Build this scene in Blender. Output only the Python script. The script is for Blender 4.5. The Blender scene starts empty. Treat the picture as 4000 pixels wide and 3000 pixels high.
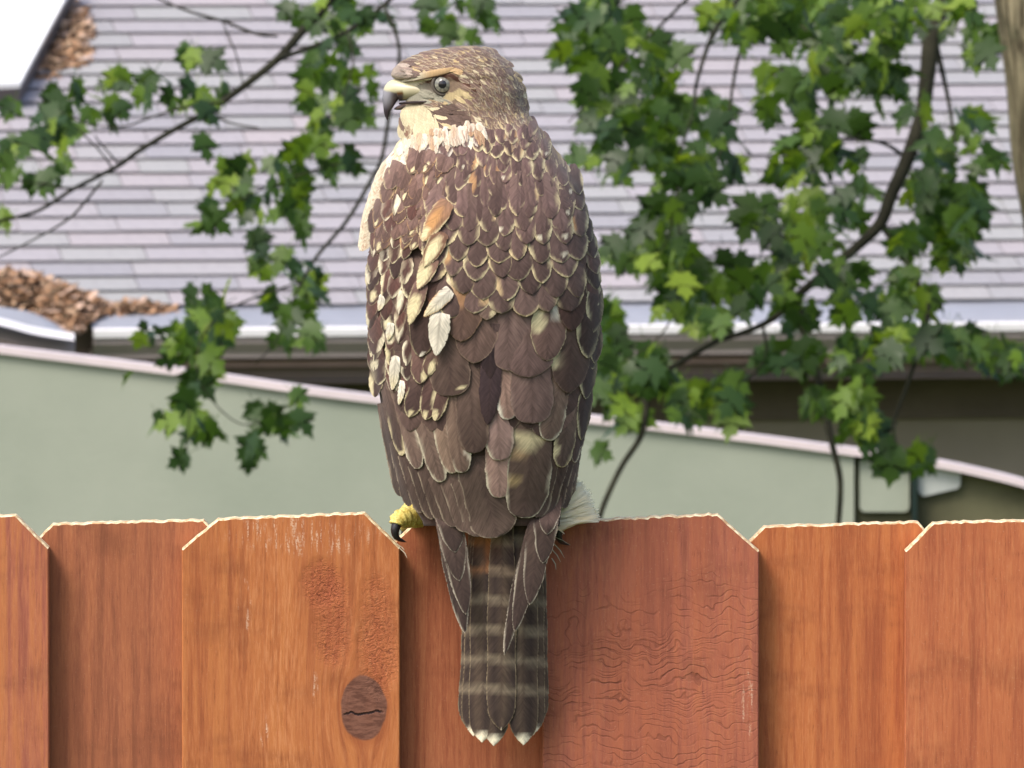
import bpy, bmesh, math, random
import numpy as np
from mathutils import Vector, Matrix

R = math.radians
scene = bpy.context.scene
COL = scene.collection
rng = random.Random(7)

# ------------------------------------------------------------------ camera, world, sun, exposure
CAM_Y, CAM_Z, PITCH = -8.0, 2.334, R(3.0)
FOCAL = 436.0
K = FOCAL * 4000.0 / 36.0          # photo pixels per unit slope
cam_d = bpy.data.cameras.new("camera"); cam_d.lens = FOCAL; cam_d.sensor_width = 36.0
cam_d.clip_start = 0.1; cam_d.clip_end = 2000
cam_d.dof.use_dof = True; cam_d.dof.focus_distance = 7.95; cam_d.dof.aperture_fstop = 88
cam = bpy.data.objects.new("camera", cam_d); COL.objects.link(cam)
cam.location = (0, CAM_Y, CAM_Z); cam.rotation_euler = (R(90) - PITCH, 0, 0)
scene.camera = cam

SUN_DIR = Vector((-0.46, -0.48, 0.78)).normalized()      # towards the sun
world = bpy.data.worlds.new("World"); scene.world = world; world.use_nodes = True
wn = world.node_tree.nodes; wl = world.node_tree.links
bg = wn["Background"]
sky = wn.new("ShaderNodeTexSky"); sky.sky_type = 'NISHITA'; sky.sun_disc = False
sky.sun_elevation = math.asin(SUN_DIR.z); sky.sun_rotation = math.atan2(SUN_DIR.x, SUN_DIR.y)
sky.air_density = 1.0; sky.dust_density = 4.0; sky.ozone_density = 1.0
wl.new(sky.outputs[0], bg.inputs[0]); bg.inputs[1].default_value = 0.14
sun_d = bpy.data.lights.new("sun", 'SUN'); sun_d.energy = 1.4; sun_d.angle = R(20); sun_d.color = (1.0, 0.95, 0.87)
sun = bpy.data.objects.new("sun", sun_d); COL.objects.link(sun)
sun.rotation_euler = SUN_DIR.to_track_quat('Z', 'Y').to_euler()
vs = scene.view_settings
vs.view_transform = 'Standard'; vs.look = 'None'; vs.gamma = 1.0; vs.use_curve_mapping = False
vs.exposure = 0.75

# ------------------------------------------------------------------ helpers
def ray(px, py):
    a, b = (px - 2000.0) / K, (1500.0 - py) / K
    return Vector((a, math.cos(PITCH) + b * math.sin(PITCH), -math.sin(PITCH) + b * math.cos(PITCH)))
CAM = Vector((0, CAM_Y, CAM_Z))
def P(px, py, Y):
    """photo pixel -> point on the vertical plane at distance Y"""
    d = ray(px, py)
    return CAM + d * ((Y - CAM_Y) / d.y)
def hit(px, py, o, n):
    d = ray(px, py)
    return CAM + d * ((o - CAM).dot(n) / d.dot(n))

def lin(c):
    return tuple(((v / 255.0) / 12.92 if v <= 10 else (((v / 255.0) + 0.055) / 1.055) ** 2.4) for v in c)
def mix(a, b, f):
    return tuple(a[i] + (b[i] - a[i]) * f for i in range(3))
def sm(a, b, x):
    if a == b: return 0.0 if x < a else 1.0
    t = max(0.0, min(1.0, (x - a) / (b - a)))
    return t * t * (3 - 2 * t)

def obj(name, verts, faces, mat, parent=None, base=None, cols=None, smooth=True, fe=None, rnd=None):
    if base is not None:
        verts = [Vector(v) - base for v in verts]
    me = bpy.data.meshes.new(name)
    me.from_pydata([tuple(v) for v in verts], [], faces)
    if smooth: me.polygons.foreach_set("use_smooth", [True] * len(me.polygons))
    if cols is not None:
        at = me.color_attributes.new("Col", 'FLOAT_COLOR', 'POINT')
        at.data.foreach_set("color", np.array([(c[0], c[1], c[2], 1.0) for c in cols], dtype=np.float32).ravel())
    if fe is not None:
        at = me.attributes.new("Fe", 'FLOAT_COLOR', 'POINT')
        at.data.foreach_set("color", np.array([(c[0], c[1], c[2], 1.0) for c in fe], dtype=np.float32).ravel())
    if rnd is not None:
        at = me.attributes.new("rnd", 'FLOAT', 'POINT')
        at.data.foreach_set("value", np.array(rnd, dtype=np.float32))
    if mat is not None: me.materials.append(mat)
    me.update()
    o = bpy.data.objects.new(name, me); COL.objects.link(o)
    if parent is not None: o.parent = parent
    return o
def empty(name, loc):
    o = bpy.data.objects.new(name, None); COL.objects.link(o); o.location = loc
    return o
def tag(o, label=None, cat=None, group=None, kind=None):
    if label: o["label"] = label
    if cat: o["category"] = cat
    if group: o["group"] = group
    if kind: o["kind"] = kind
    return o

class NT:
    """tiny node-tree helper"""
    def __init__(s, name):
        s.m = bpy.data.materials.new(name); s.m.use_nodes = True
        s.t = s.m.node_tree; s.n = s.t.nodes; s.l = s.t.links
        s.b = s.n["Principled BSDF"]
    def node(s, typ, **kw):
        x = s.n.new(typ)
        for k, v in kw.items(): setattr(x, k, v)
        return x
    def put(s, inp, v):
        if v is None: return
        if hasattr(v, "links"): s.l.new(v, inp)
        else:
            if isinstance(v, tuple) and len(v) == 3 and inp.type == 'RGBA': v = (*v, 1)
            inp.default_value = v
    def math(s, op, a, b=None, c=None, clamp=False):
        x = s.node("ShaderNodeMath", operation=op); x.use_clamp = clamp
        s.put(x.inputs[0], a); s.put(x.inputs[1], b); s.put(x.inputs[2], c)
        return x.outputs[0]
    def mixc(s, f, a, b, mode='MIX'):
        x = s.node("ShaderNodeMix", data_type='RGBA', blend_type=mode)
        s.put(x.inputs[0], f); s.put(x.inputs[6], a); s.put(x.inputs[7], b)
        return x.outputs[2]
    def objc(s): return s.node("ShaderNodeTexCoord").outputs["Object"]
    def scale(s, v, sc, loc=(0, 0, 0)):
        x = s.node("ShaderNodeMapping"); s.put(x.inputs[0], v)
        x.inputs["Scale"].default_value = sc; x.inputs["Location"].default_value = loc
        return x.outputs[0]
    def noise(s, v, sc, det=4, rough=0.55, dist=0.0):
        x = s.node("ShaderNodeTexNoise"); s.put(x.inputs["Vector"], v)
        x.inputs["Scale"].default_value = sc; x.inputs["Detail"].default_value = det
        x.inputs["Roughness"].default_value = rough; x.inputs["Distortion"].default_value = dist
        return x.outputs[0]
    def ramp(s, f, lo, hi):
        x = s.node("ShaderNodeMapRange"); x.interpolation_type = 'SMOOTHSTEP'
        s.put(x.inputs[0], f); x.inputs[1].default_value = lo; x.inputs[2].default_value = hi
        return x.outputs[0]
    def attr(s, name, col=True):
        x = s.node("ShaderNodeAttribute", attribute_name=name)
        return x.outputs["Color"] if col else x.outputs["Fac"]
    def xyz(s, v):
        x = s.node("ShaderNodeSeparateXYZ"); s.put(x.inputs[0], v); return x.outputs
    def bump(s, h, strength, dist=0.001):
        x = s.node("ShaderNodeBump"); x.inputs["Strength"].default_value = strength
        x.inputs["Distance"].default_value = dist; s.put(x.inputs["Height"], h)
        s.l.new(x.outputs[0], s.b.inputs["Normal"])
    def done(s, color, rough=0.7, spec=0.3, metal=0.0):
        s.put(s.b.inputs["Base Color"], color); s.put(s.b.inputs["Roughness"], rough)
        s.b.inputs["Specular IOR Level"].default_value = spec; s.b.inputs["Metallic"].default_value = metal
        return s.m

def plain(name, c, rough=0.7, spec=0.3, var=0.12, sc=6.0, metal=0.0, bump=0.0):
    t = NT(name); co = t.objc()
    n = t.noise(co, sc, 6, 0.6)
    col = t.mixc(t.ramp(n, 0.3, 0.7), tuple(v * (1 - var) for v in c), tuple(min(1, v * (1 + var)) for v in c))
    if bump: t.bump(t.noise(co, sc * 20, 4), bump, 0.003)
    return t.done(col, rough, spec, metal)

def tube(pts, rads, seg=8, cap=True):
    """pts: world points, rads: radii -> verts, faces"""
    V, F = [], []
    n = len(pts)
    up = Vector((0, 1, 0.13)).normalized()
    for i, p in enumerate(pts):
        d = (pts[min(i + 1, n - 1)] - pts[max(i - 1, 0)]).normalized()
        a = d.cross(up)
        if a.length < 1e-4: a = d.cross(Vector((1, 0, 0)))
        a.normalize(); b = d.cross(a)
        for k in range(seg):
            th = 2 * math.pi * k / seg
            V.append(p + (a * math.cos(th) + b * math.sin(th)) * rads[i])
    for i in range(n - 1):
        for k in range(seg):
            F.append((i * seg + k, i * seg + (k + 1) % seg, (i + 1) * seg + (k + 1) % seg, (i + 1) * seg + k))
    if cap:
        F.append(tuple(range(seg - 1, -1, -1))); F.append(tuple((n - 1) * seg + k for k in range(seg)))
    return V, F
def smooth_path(ps, per=6):
    """Catmull-Rom through tuples of any length"""
    out = []
    n = len(ps)
    for i in range(n - 1):
        p0, p1, p2, p3 = ps[max(i - 1, 0)], ps[i], ps[i + 1], ps[min(i + 2, n - 1)]
        for k in range(per):
            t = k / per
            out.append(tuple(0.5 * ((2 * b) + (-a + c) * t + (2 * a - 5 * b + 4 * c - d) * t * t + (-a + 3 * b - 3 * c + d) * t ** 3)
                             for a, b, c, d in zip(p0, p1, p2, p3)))
    out.append(tuple(ps[-1]))
    return out
def boxmesh(x0, x1, y0, y1, z0, z1):
    V = [Vector((x, y, z)) for z in (z0, z1) for y in (y0, y1) for x in (x0, x1)]
    F = [(0, 2, 3, 1), (4, 5, 7, 6), (0, 1, 5, 4), (2, 6, 7, 3), (0, 4, 6, 2), (1, 3, 7, 5)]
    return V, F
def extrude_poly(pts, d):
    """closed polygon of world points (counter-clockwise seen from the camera) extruded by vector d"""
    n = len(pts)
    V = list(pts) + [p + d for p in pts]
    F = [tuple(range(n)), tuple(range(2 * n - 1, n - 1, -1))]
    for i in range(n):
        j = (i + 1) % n
        F.append((i, i + n, j + n, j))
    return V, F

# ------------------------------------------------------------------ ground
def ground_z(x, y):
    return -2.35 * sm(2, 30, y)
gx = [-400, -150, -60, -30, -15, -8, -4, 0, 4, 8, 15, 30, 60, 150, 400]
gy = [-60, -30, -10, -2, 0, 2, 4, 8, 12, 16, 20, 24, 28, 32, 40, 60, 100, 200, 600]
V = [(x, y, ground_z(x, y)) for y in gy for x in gx]
F = [(j * len(gx) + i, j * len(gx) + i + 1, (j + 1) * len(gx) + i + 1, (j + 1) * len(gx) + i) for j in range(len(gy) - 1) for i in range(len(gx) - 1)]
t = NT("lawn"); co = t.objc()
lawn = t.done(t.mixc(t.ramp(t.noise(co, 3, 8, 0.7), 0.3, 0.7), (0.035, 0.07, 0.02), (0.09, 0.12, 0.035)), 0.9, 0.1)
tag(obj("ground", V, F, lawn), kind="structure")

# ------------------------------------------------------------------ neighbour's house (roof, gutter, skylight)
HA = R(9)
EX = Vector((math.cos(HA), math.sin(HA), 0)); EY = Vector((-math.sin(HA), math.cos(HA), 0)); EZ = Vector((0, 0, 1))
HO = P(2000, 1290, 32.0)
house = empty("neighbour_house", Vector((HO.x, HO.y, ground_z(0, 32))))
HB = Vector(house.location)
tag(house, "house with a pale shingled roof and a white edged gutter behind the tree", "house")
def HL(x, y, z): return HO + EX * x + EY * y + EZ * z
def hbox(name, x0, x1, y0, y1, z0, z1, mat, parent=house):
    V, F = boxmesh(x0, x1, y0, y1, z0, z1)
    return obj(name, [HL(*v) for v in V], F, mat, parent, HB, smooth=False)
TH = R(20.0)
RD = EY * math.cos(TH) + EZ * math.sin(TH)          # up the slope
RN = -EY * math.sin(TH) + EZ * math.cos(TH)         # roof normal
R0 = HL(0, 0.15, 0.072)                             # roof edge
def RP(x, s, h=0.0): return R0 + EX * x + RD * s + RN * h

# shingle material
t = NT("asphalt_shingle"); co = t.objc()
rn = t.attr("rnd", False); oi = t.node("ShaderNodeObjectInfo").outputs["Random"]
r1 = t.math('FRACT', t.math('ADD', rn, oi))
cr = t.node("ShaderNodeValToRGB"); t.put(cr.inputs[0], r1)
cr.color_ramp.elements[0].color = (*lin((154, 151, 157)), 1); cr.color_ramp.elements[1].color = (*lin((168, 160, 164)), 1)
for p_, c_ in ((0.25, (162, 157, 163)), (0.5, (156, 157, 157)), (0.75, (146, 145, 152))):
    e = cr.color_ramp.elements.new(p_); e.color = (*lin(c_), 1)
g1 = t.noise(co, 260, 3); g2 = t.noise(co, 9, 4)
c = t.mixc(t.ramp(g1, 0.35, 0.7), t.mixc(0.0, cr.outputs[0], cr.outputs[0]), (0.54, 0.51, 0.53), 'MIX')
c = t.mixc(0.35, cr.outputs[0], c)
c = t.mixc(t.math('MULTIPLY', t.ramp(g2, 0.45, 0.8), 0.3), c, lin((128, 126, 128)))
shingle_mat = t.done(c, 0.9, 0.15)
deck_mat = plain("roof_underlay", lin((92, 90, 94)), 0.95, 0.1)
# roof deck
deckV = [RP(-6, -0.005, -0.03), RP(6, -0.005, -0.03), RP(6, 5.0, -0.03), RP(-6, 5.0, -0.03)]
V, F = extrude_poly(deckV, -RN * 0.08)
roof = obj("roof", V, F, deck_mat, house, HB, smooth=False)
# a shingle: unit box x 0..1, length along the slope, butt edge lifted
EXPO = 0.127
def shingle_geo(w, lift, wob):
    L = EXPO * 1.9
    V = []
    for (x, s, h) in ((0, 0, 0), (w, 0, 0), (w, L, 0), (0, L, 0)):
        lo = lift * (1 - s / L); V.append((x, s + 0.016 if s == 0 else s, h + lo - 0.011))  # butt face undercut, shaped to put a dark shade line under each course
    for (x, s, h) in ((0, 0, 0.009), (w, 0, 0.009), (w, L, 0.004), (0, L, 0.004)):
        lo = lift * (1 - s / L); V.append((x, s - (wob * (x / w) if s == 0 else 0), h + lo - 0.011))
    F = [(0, 3, 2, 1), (4, 5, 6, 7), (0, 1, 5, 4), (1, 2, 6, 5), (2, 3, 7, 6), (3, 0, 4, 7)]
    return V, F
sh_rng = random.Random(3)
variants = []
for k in range(10):
    V, F = shingle_geo(1.0, 0.014 + 0.003 * sh_rng.random(), sh_rng.uniform(-0.002, 0.002))
    me = bpy.data.meshes.new("shingle"); me.from_pydata(V, [], F); me.materials.append(shingle_mat)
    at = me.attributes.new("rnd", 'FLOAT', 'POINT'); at.data.foreach_set("value", np.full(8, sh_rng.random(), dtype=np.float32))
    variants.append(me)
RM = Matrix((EX, RD, RN)).transposed()
sV, sF, sR = [], [], []
nsh = 0
for row in range(-0, 36):
    x = -3.2 + sh_rng.uniform(0, 0.3)
    while x < 3.2:
        w = sh_rng.choice([0.17, 0.23, 0.28, 0.33, 0.33, 0.4])
        s = row * EXPO + sh_rng.uniform(-0.003, 0.003)
        if row < 23 and x + w > -1.84 and x < 1.84:
            o = bpy.data.objects.new("shingle", sh_rng.choice(variants)); COL.objects.link(o); o.parent = roof
            loc = RP(x, s) - HB
            o.matrix_local = Matrix.Translation(loc) @ RM.to_4x4() @ Matrix.Diagonal((w - 0.004, 1, 1, 1))
            nsh += 1
        else:
            Vv, Ff = shingle_geo(w - 0.004, 0.015, 0); b0 = len(sV)
            sV += [RP(x + v[0], s + v[1], v[2]) for v in Vv]; sF += [tuple(i + b0 for i in f) for f in Ff]
            sR += [sh_rng.random()] * 8
        x += w
print("shingles", nsh)
tag(obj("shingle_field", sV, sF, shingle_mat, roof, HB, smooth=False, rnd=sR), kind="stuff")

white_paint = plain("white_metal_paint", (0.86, 0.83, 0.84), 0.35, 0.5, 0.03)
alu = plain("pale_blue_metal", lin((150, 153, 164)), 0.45, 0.5, 0.06, 4, 0.0)
gut_grey = plain("gutter_face_shade", lin((150, 138, 132)), 0.6, 0.3, 0.08)  # shade on the gutter face put into its grey
soffit_m = plain("soffit_paint", lin((120, 104, 98)), 0.8, 0.2, 0.08)
wall_m = plain("house_wall_paint", lin((150, 138, 124)), 0.9, 0.15, 0.08, 2, bump=0.3)
# gutter: trough, face, lip, guard apron
def sweep(name, prof, mat, x0, x1, parent, n=1, closed=True):
    V, F = [], []
    m = len(prof)
    for i in range(n + 1):
        x = x0 + (x1 - x0) * i / n
        V += [HL(x, y, z) for y, z in prof]
    for i in range(n):
        for k in range(m if closed else m - 1):
            F.append((i * m + k, (i + 1) * m + k, (i + 1) * m + (k + 1) % m, i * m + (k + 1) % m))
    if closed:
        F.append(tuple(range(m))); F.append(tuple(n * m + k for k in range(m - 1, -1, -1)))
    return obj(name, V, F, mat, parent, HB, smooth=False)
XL = -1.36
gut = sweep("gutter", [(0.012, -0.01), (0.004, -0.035), (0.03, -0.07), (0.03, -0.085), (0.14, -0.085), (0.14, -0.06), (0.035, -0.06), (0.02, -0.015)], gut_grey, XL, 6, house)
sweep("gutter_lip", [(-0.006, -0.014), (-0.008, 0.010), (0.000, 0.016), (0.014, 0.012), (0.014, -0.014)], white_paint, XL, 6, gut)
sweep("gutter_apron", [(0.016, 0.002), (0.05, 0.030), (0.10, 0.055), (0.17, 0.078), (0.17, 0.070), (0.10, 0.047), (0.05, 0.022), (0.016, -0.006)], alu, XL, 6, gut)
sweep("fascia", [(0.145, 0.05), (0.145, -0.16), (0.17, -0.16), (0.17, 0.05)], soffit_m, -6, 6, house)
sweep("fascia_trim", [(0.10, -0.098), (0.10, -0.118), (0.142, -0.118), (0.142, -0.098)], plain("trim_rose", lin((170, 140, 138)), 0.7), XL, 6, house)
sweep("soffit", [(0.15, -0.175), (0.15, -0.165), (0.75, -0.165), (0.75, -0.175)], soffit_m, -6, 6, house)
hbox("wall", -6, 6, 0.62, 0.78, HB.z - HO.z, -0.18, wall_m)
sweep("eave_shade_strip", [(0.58, -0.20), (0.58, -0.33), (0.617, -0.33), (0.617, -0.20)], plain("eave_shade_brown", lin((104, 92, 82)), 0.85), -6, 6, house)  # dark strip added on the wall, standing for the eave's shade
# the second gutter that comes down to the corner on the left, bent like the photo's
lip = smooth_path([(-900, 1120), (-300, 1190), (0, 1256), (120, 1288), (220, 1306), (290, 1316)], 5)
def strip(name, top, bot, Y0, th, mat, parent):
    n = len(top)
    A = [P(a[0], a[1], Y0) for a in bot] + [P(a[0], a[1], Y0 + 0.06) for a in top]
    Bk = [v + Vector((0, th, 0)) for v in A]
    V = A + Bk; F = []
    for i in range(n - 1):
        F += [(i, i + 1, n + i + 1, n + i), (2 * n + i, 3 * n + i, 3 * n + i + 1, 2 * n + i + 1),
              (i, 2 * n + i, 2 * n + i + 1, i + 1), (n + i, n + i + 1, 3 * n + i + 1, 3 * n + i)]
    F += [(0, n, 3 * n, 2 * n), (n - 1, 3 * n - 1 - n + n - n + 0, 3 * n - 1, 2 * n - 1)] if False else [(0, n, 3 * n, 2 * n), (n - 1, 3 * n - 1, 4 * n - 1, 2 * n - 1)][:1]
    return obj(name, V, F, mat, parent, HB, smooth=False)
g2 = strip("corner_gutter", [(a, b + 20) for a, b in lip], [(a, b + 75) for a, b in lip], 31.55, 0.05, gut_grey, house)
strip("gutter_lip", [(a, b - 14) for a, b in lip], [(a, b + 14) for a, b in lip], 31.5, 0.012, white_paint, g2)
atop = smooth_path([(-900, 1060), (-300, 1140), (0, 1198), (110, 1218), (190, 1250), (275, 1304)], 5)
strip("gutter_apron", atop, [(a, b - 6) for a, b in lip], 31.56, 0.01, alu, g2)
# skylight
sk = [hit(x, y, RP(0, 0, 0.10), RN) for x, y in ((-420, 345), (78, 322), (268, -30), (300, -95), (-420, -95))]
V, F = extrude_poly(sk, -RN * 0.02)
skyl = obj("skylight", V, F, plain("white_acrylic", (0.9, 0.9, 0.89), 0.3, 0.5, 0.01), house, HB, smooth=False)
ctr = sum(sk, Vector()) / 5
sk2 = [ctr + (p - ctr) * 0.985 - RN * 0.0205 for p in sk]
V, F = extrude_poly(sk2, -RN * 0.10)
obj("curb", V, F, plain("curb_metal", lin((96, 88, 88)), 0.6), skyl, HB, smooth=False)

# dead leaf and needle litter
lit_t = NT("dead_needles")
litter_mat = lit_t.done(lit_t.attr("Col"), 0.9, 0.1)
def litter(name, label, spots, seed):
    r = random.Random(seed); V, F, C = [], [], []
    for (cx, cy, rx, ry, n, hmax) in spots:
        for _ in range(n):
            a, q = r.uniform(0, 6.283), math.sqrt(r.random())
            px, py = cx + math.cos(a) * rx * q, cy + math.sin(a) * ry * q
            p = hit(px, py, RP(0, 0, 0.0), RN) + RN * (0.004 + hmax * r.random() * (1 - q * q))
            d = (EX * r.uniform(-1, 1) + RD * r.uniform(-1, 1) + RN * r.uniform(-.25, .35)).normalized()
            L = r.uniform(0.02, 0.07); w = r.uniform(0.003, 0.011)
            sd = d.cross(RN + EX * r.uniform(-.8, .8)).normalized() * w
            b = len(V)
            V += [p - d * L / 2 - sd, p - d * L / 2 + sd, p + d * L / 2 + sd, p + d * L / 2 - sd]
            F.append((b, b + 1, b + 2, b + 3))
            c = lin(r.choice([(158, 122, 94), (146, 112, 86), (178, 142, 112), (112, 90, 72), (190, 160, 132), (96, 80, 64), (206, 176, 156)]))
            C += [c] * 4
    return tag(obj(name, V, F, litter_mat, cols=C), label, "leaf litter", None, "stuff")
litter("needle_litter", "brown dead needles heaped at the corner of the gutter", [(40, 1165, 250, 65, 1500, 0.09), (250, 1215, 120, 60, 800, 0.08), (330, 1215, 90, 40, 300, 0.05), (480, 1212, 200, 16, 420, 0.02), (280, 1270, 40, 45, 200, 0.05)], 5)
litter("needle_litter", "thin patch of brown needles lying beside the white skylight", [(270, 130, 95, 120, 620, 0.02), (240, 220, 130, 60, 380, 0.02), (180, 270, 90, 40, 160, 0.02)], 6)

# ------------------------------------------------------------------ garden wall with sloping coping
WY = 22.0
top = smooth_path([(-1600, 1160), (-700, 1258), (0, 1352), (700, 1440), (1450, 1545), (2300, 1625), (2900, 1695), (3300, 1748), (3500, 1772), (3700, 1806), (3850, 1838), (4000, 1876), (4300, 1970), (4700, 2130)], 5)
wallE = empty("garden_wall", P(2000, 1600, WY) * 1.0); wallE.location.z = ground_z(0, WY)
WB = Vector(wallE.location)
tag(wallE, "smooth grey green garden wall with a thin pale sloping coping", "garden wall")
t = NT("grey_green_render"); co = t.objc()
n1 = t.noise(co, 1.6, 6, 0.6); n2 = t.noise(co, 5, 4, 0.5); n3 = t.noise(t.scale(co, (1, 1, 0.35)), 2.2, 5)
c = t.mixc(t.ramp(n1, 0.3, 0.7), lin((150, 157, 142)), lin((163, 168, 153)))
c = t.mixc(t.math('MULTIPLY', t.ramp(n2, 0.5, 0.8), 0.25), c, lin((148, 154, 140)))
c = t.mixc(t.math('MULTIPLY', t.ramp(n3, 0.62, 0.75), 0.5), c, lin((112, 119, 105)))
t.bump(t.noise(co, 60, 4), 0.25, 0.004)
wall_green = t.done(c, 0.85, 0.2)
def wall_slab(name, x0, x1, Y, th, mat, dy=0):
    pts = [q for q in top if x0 < q[0] < x1]
    def at(x):
        for a, b in zip(top, top[1:]):
            if a[0] <= x <= b[0]: return a[1] + (b[1] - a[1]) * (x - a[0]) / (b[0] - a[0])
    pts = [(x0, at(x0))] + pts + [(x1, at(x1))]
    poly = [P(x, y + dy, Y) for x, y in pts]
    zb = ground_z(0, WY) - 0.1
    poly = [Vector((poly[0].x, Y, zb)), Vector((poly[-1].x, Y, zb))] + poly[::-1]
    V, F = extrude_poly(poly, Vector((0, th, 0)))
    return obj(name, V, F, mat, wallE, WB, smooth=False)
wall_slab("wall_face", -1550, 3336, WY, 0.14, wall_green, 22)
olive = plain("olive_panelling", lin((92, 90, 68)), 0.8, 0.2, 0.25, 5)
wall_slab("end_section", 3340, 4650, WY + 0.03, 0.11, olive, 22)
# coping
cv, cf = [], []
for i, (x, y) in enumerate(top[1:-1]):
    for (dy, dYY) in ((0, -0.015), (29, -0.015), (29, 0.16), (-8, 0.16)):
        cv.append(P(x, y + dy, WY + dYY))
for i in range(len(top) - 3):
    for k in range(4):
        cf.append((i * 4 + k, i * 4 + (k + 1) % 4, (i + 1) * 4 + (k + 1) % 4, (i + 1) * 4 + k))
cf += [(0, 3, 2, 1), tuple(4 * (len(top) - 3) + k for k in range(4))]
obj("coping", cv, cf, plain("pale_coping", lin((218, 204, 206)), 0.6, 0.4, 0.06), wallE, WB, smooth=False)
def rounded_panel(name, x0, y0, x1, y1, rad, mat, Y, skew=0):
    pts = [(x0, y0), (x0, y1 - rad)]
    for k in range(1, 7):
        a = math.pi - k / 7 * math.pi / 2
        pts.append((x0 + rad + rad * math.cos(a), y1 - rad + rad * math.sin(a)))
    pts += [(x0 + rad, y1)]
    pts += [(x1 - rad, y1 - skew)]
    for k in range(1, 7):
        a = math.pi / 2 - k / 7 * math.pi / 2
        pts.append((x1 - rad + rad * math.cos(a), y1 - skew - rad + rad * math.sin(a)))
    pts += [(x1, y1 - rad - skew), (x1, y0 + 20)]
    V, F = extrude_poly([P(x, y, Y) for x, y in pts], Vector((0, 0.05, 0)))
    return obj(name, V, F, mat, wallE, WB, smooth=False)
tag(rounded_panel("panel", 3358, 1798, 3552, 2000, 22, wall_green, WY + 0.012), "grey green panel with rounded lower corners")
tag(rounded_panel("panel", 3586, 1812, 3752, 1938, 26, plain("pale_grey_panel", lin((176, 180, 176)), 0.5), WY + 0.012, 26), "pale grey panel with rounded lower corners")
V, F = boxmesh(P(3562, 1900, WY).x, P(3582, 1900, WY).x, WY - 0.01, WY + 0.028, P(3570, 2300, WY).z, P(3570, 1815, WY).z)
obj("post", V, F, plain("dark_green_metal", lin((28, 44, 40)), 0.5), wallE, WB, smooth=False)

# ------------------------------------------------------------------ maple tree
TY = 18.6
tree = empty("maple_tree", Vector((P(4500, 2000, TY).x, TY, ground_z(0, TY))))
TB = Vector(tree.location)
tag(tree, "maple tree with drooping leafy branches between the fence and the house", "tree")
t = NT("maple_bark"); co = t.objc()
n1 = t.noise(t.scale(co, (26, 26, 3.0)), 1.6, 6, 0.65, 0.6); n2 = t.noise(co, 14, 5)
c = t.mixc(t.ramp(n1, 0.36, 0.62), lin((62, 56, 44)), lin((152, 142, 116)))
c = t.mixc(t.math('MULTIPLY', t.ramp(n2, 0.5, 0.75), 0.35), c, lin((120, 124, 96)))
t.bump(n1, 0.9, 0.02)
bark = t.done(c, 0.9, 0.15)
twig_m = plain("twig_bark", lin((46, 45, 34)), 0.85, 0.2, 0.3, 20)
# trunk: left edge traced, leaning; continued to the ground and up out of sight
tr = [(4560, 4700, 250), (4480, 3600, 225), (4380, 2400, 205), (4270, 1500, 195), (4190, 900, 188), (4135, 600, 184), (4105, 300, 178), (4055, 0, 170), (3990, -400, 150), (3930, -900, 120), (3880, -1500, 80), (3900, -2300, 40), (3860, -3000, 12)]
PXM = K / (TY - CAM_Y)
def branch_pts(ps, Y0, Y1=None, per=5):
    sp = smooth_path(ps, per); n = len(sp)
    Y1 = Y0 if Y1 is None else Y1
    return [P(a[0], a[1], Y0 + (Y1 - Y0) * i / (n - 1)) for i, a in enumerate(sp)], [max(0.6, a[2]) / PXM for a in sp]
pts, rad = branch_pts(tr, TY)
pts[0].z = min(pts[0].z, ground_z(0, TY) - 0.1)
V, F = tube(pts, rad, 28)
trv = []
for v in V:   # ridged bark
    trv.append(v)
trunk = obj("trunk", trv, F, bark, tree, TB)
BR = []   # (px path with radius in px, Y0, Y1)
main = obj("branch", *tube(*branch_pts([(3930, -900, 50), (3800, -500, 44), (3705, -60, 38), (3645, 120, 36), (3622, 300, 31), (3600, 450, 29), (3545, 620, 28), (3482, 760, 26), (3440, 870, 24), (3350, 962, 20), (3230, 1060, 18), (3120, 1150, 16), (3020, 1245, 13), (2900, 1300, 11), (2800, 1330, 9)], TY, TY - 0.6), 12), twig_m, tree, TB)
twigs_of_main = [
    ([(3440, 870, 15), (3520, 990, 13), (3580, 1100, 12), (3625, 1210, 13), (3600, 1330, 10), (3545, 1500, 8), (3490, 1660, 7), (3515, 1790, 5)], TY - .2, TY - .7),
    ([(3650, 150, 13), (3690, 320, 9), (3715, 450, 7), (3730, 560, 4)], TY, TY - .4),
    ([(3110, 1150, 14), (3144, 1309, 13), (3189, 1456, 13), (3225, 1618, 14), (3250, 1732, 12), (3282, 1879, 12), (3274, 2060, 11)], TY - .5, TY - .9),
    ([(2830, 1325, 10), (2802, 1330, 12), (2688, 1395, 12), (2607, 1447, 13), (2525, 1520, 14), (2522, 1602, 14), (2501, 1708, 12), (2428, 1822, 11), (2363, 1960, 11), (2330, 2060, 10)], TY - .6, TY - 1.1),
    ([(3230, 1060, 8), (3140, 980, 6), (3020, 900, 5), (2880, 850, 3)], TY - .4, TY - .7),
    ([(3545, 620, 9), (3450, 560, 7), (3300, 540, 5), (3150, 590, 3)], TY - .1, TY - .6),
    ([(3625, 1210, 6), (3720, 1310, 5), (3860, 1370, 4), (4000, 1430, 3)], TY - .4, TY - .2),
    ([(2980, 1270, 6), (2990, 1400, 5), (2900, 1500, 4), (2780, 1600, 3)], TY - .5, TY - .6),
    ([(3482, 760, 6), (3580, 820, 5), (3700, 900, 4), (3790, 960, 3)], TY - .2, TY + .1),
]
for ps, a, b in twigs_of_main: obj("twig", *tube(*branch_pts(ps, a, b), 8), twig_m, main, TB)
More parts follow.
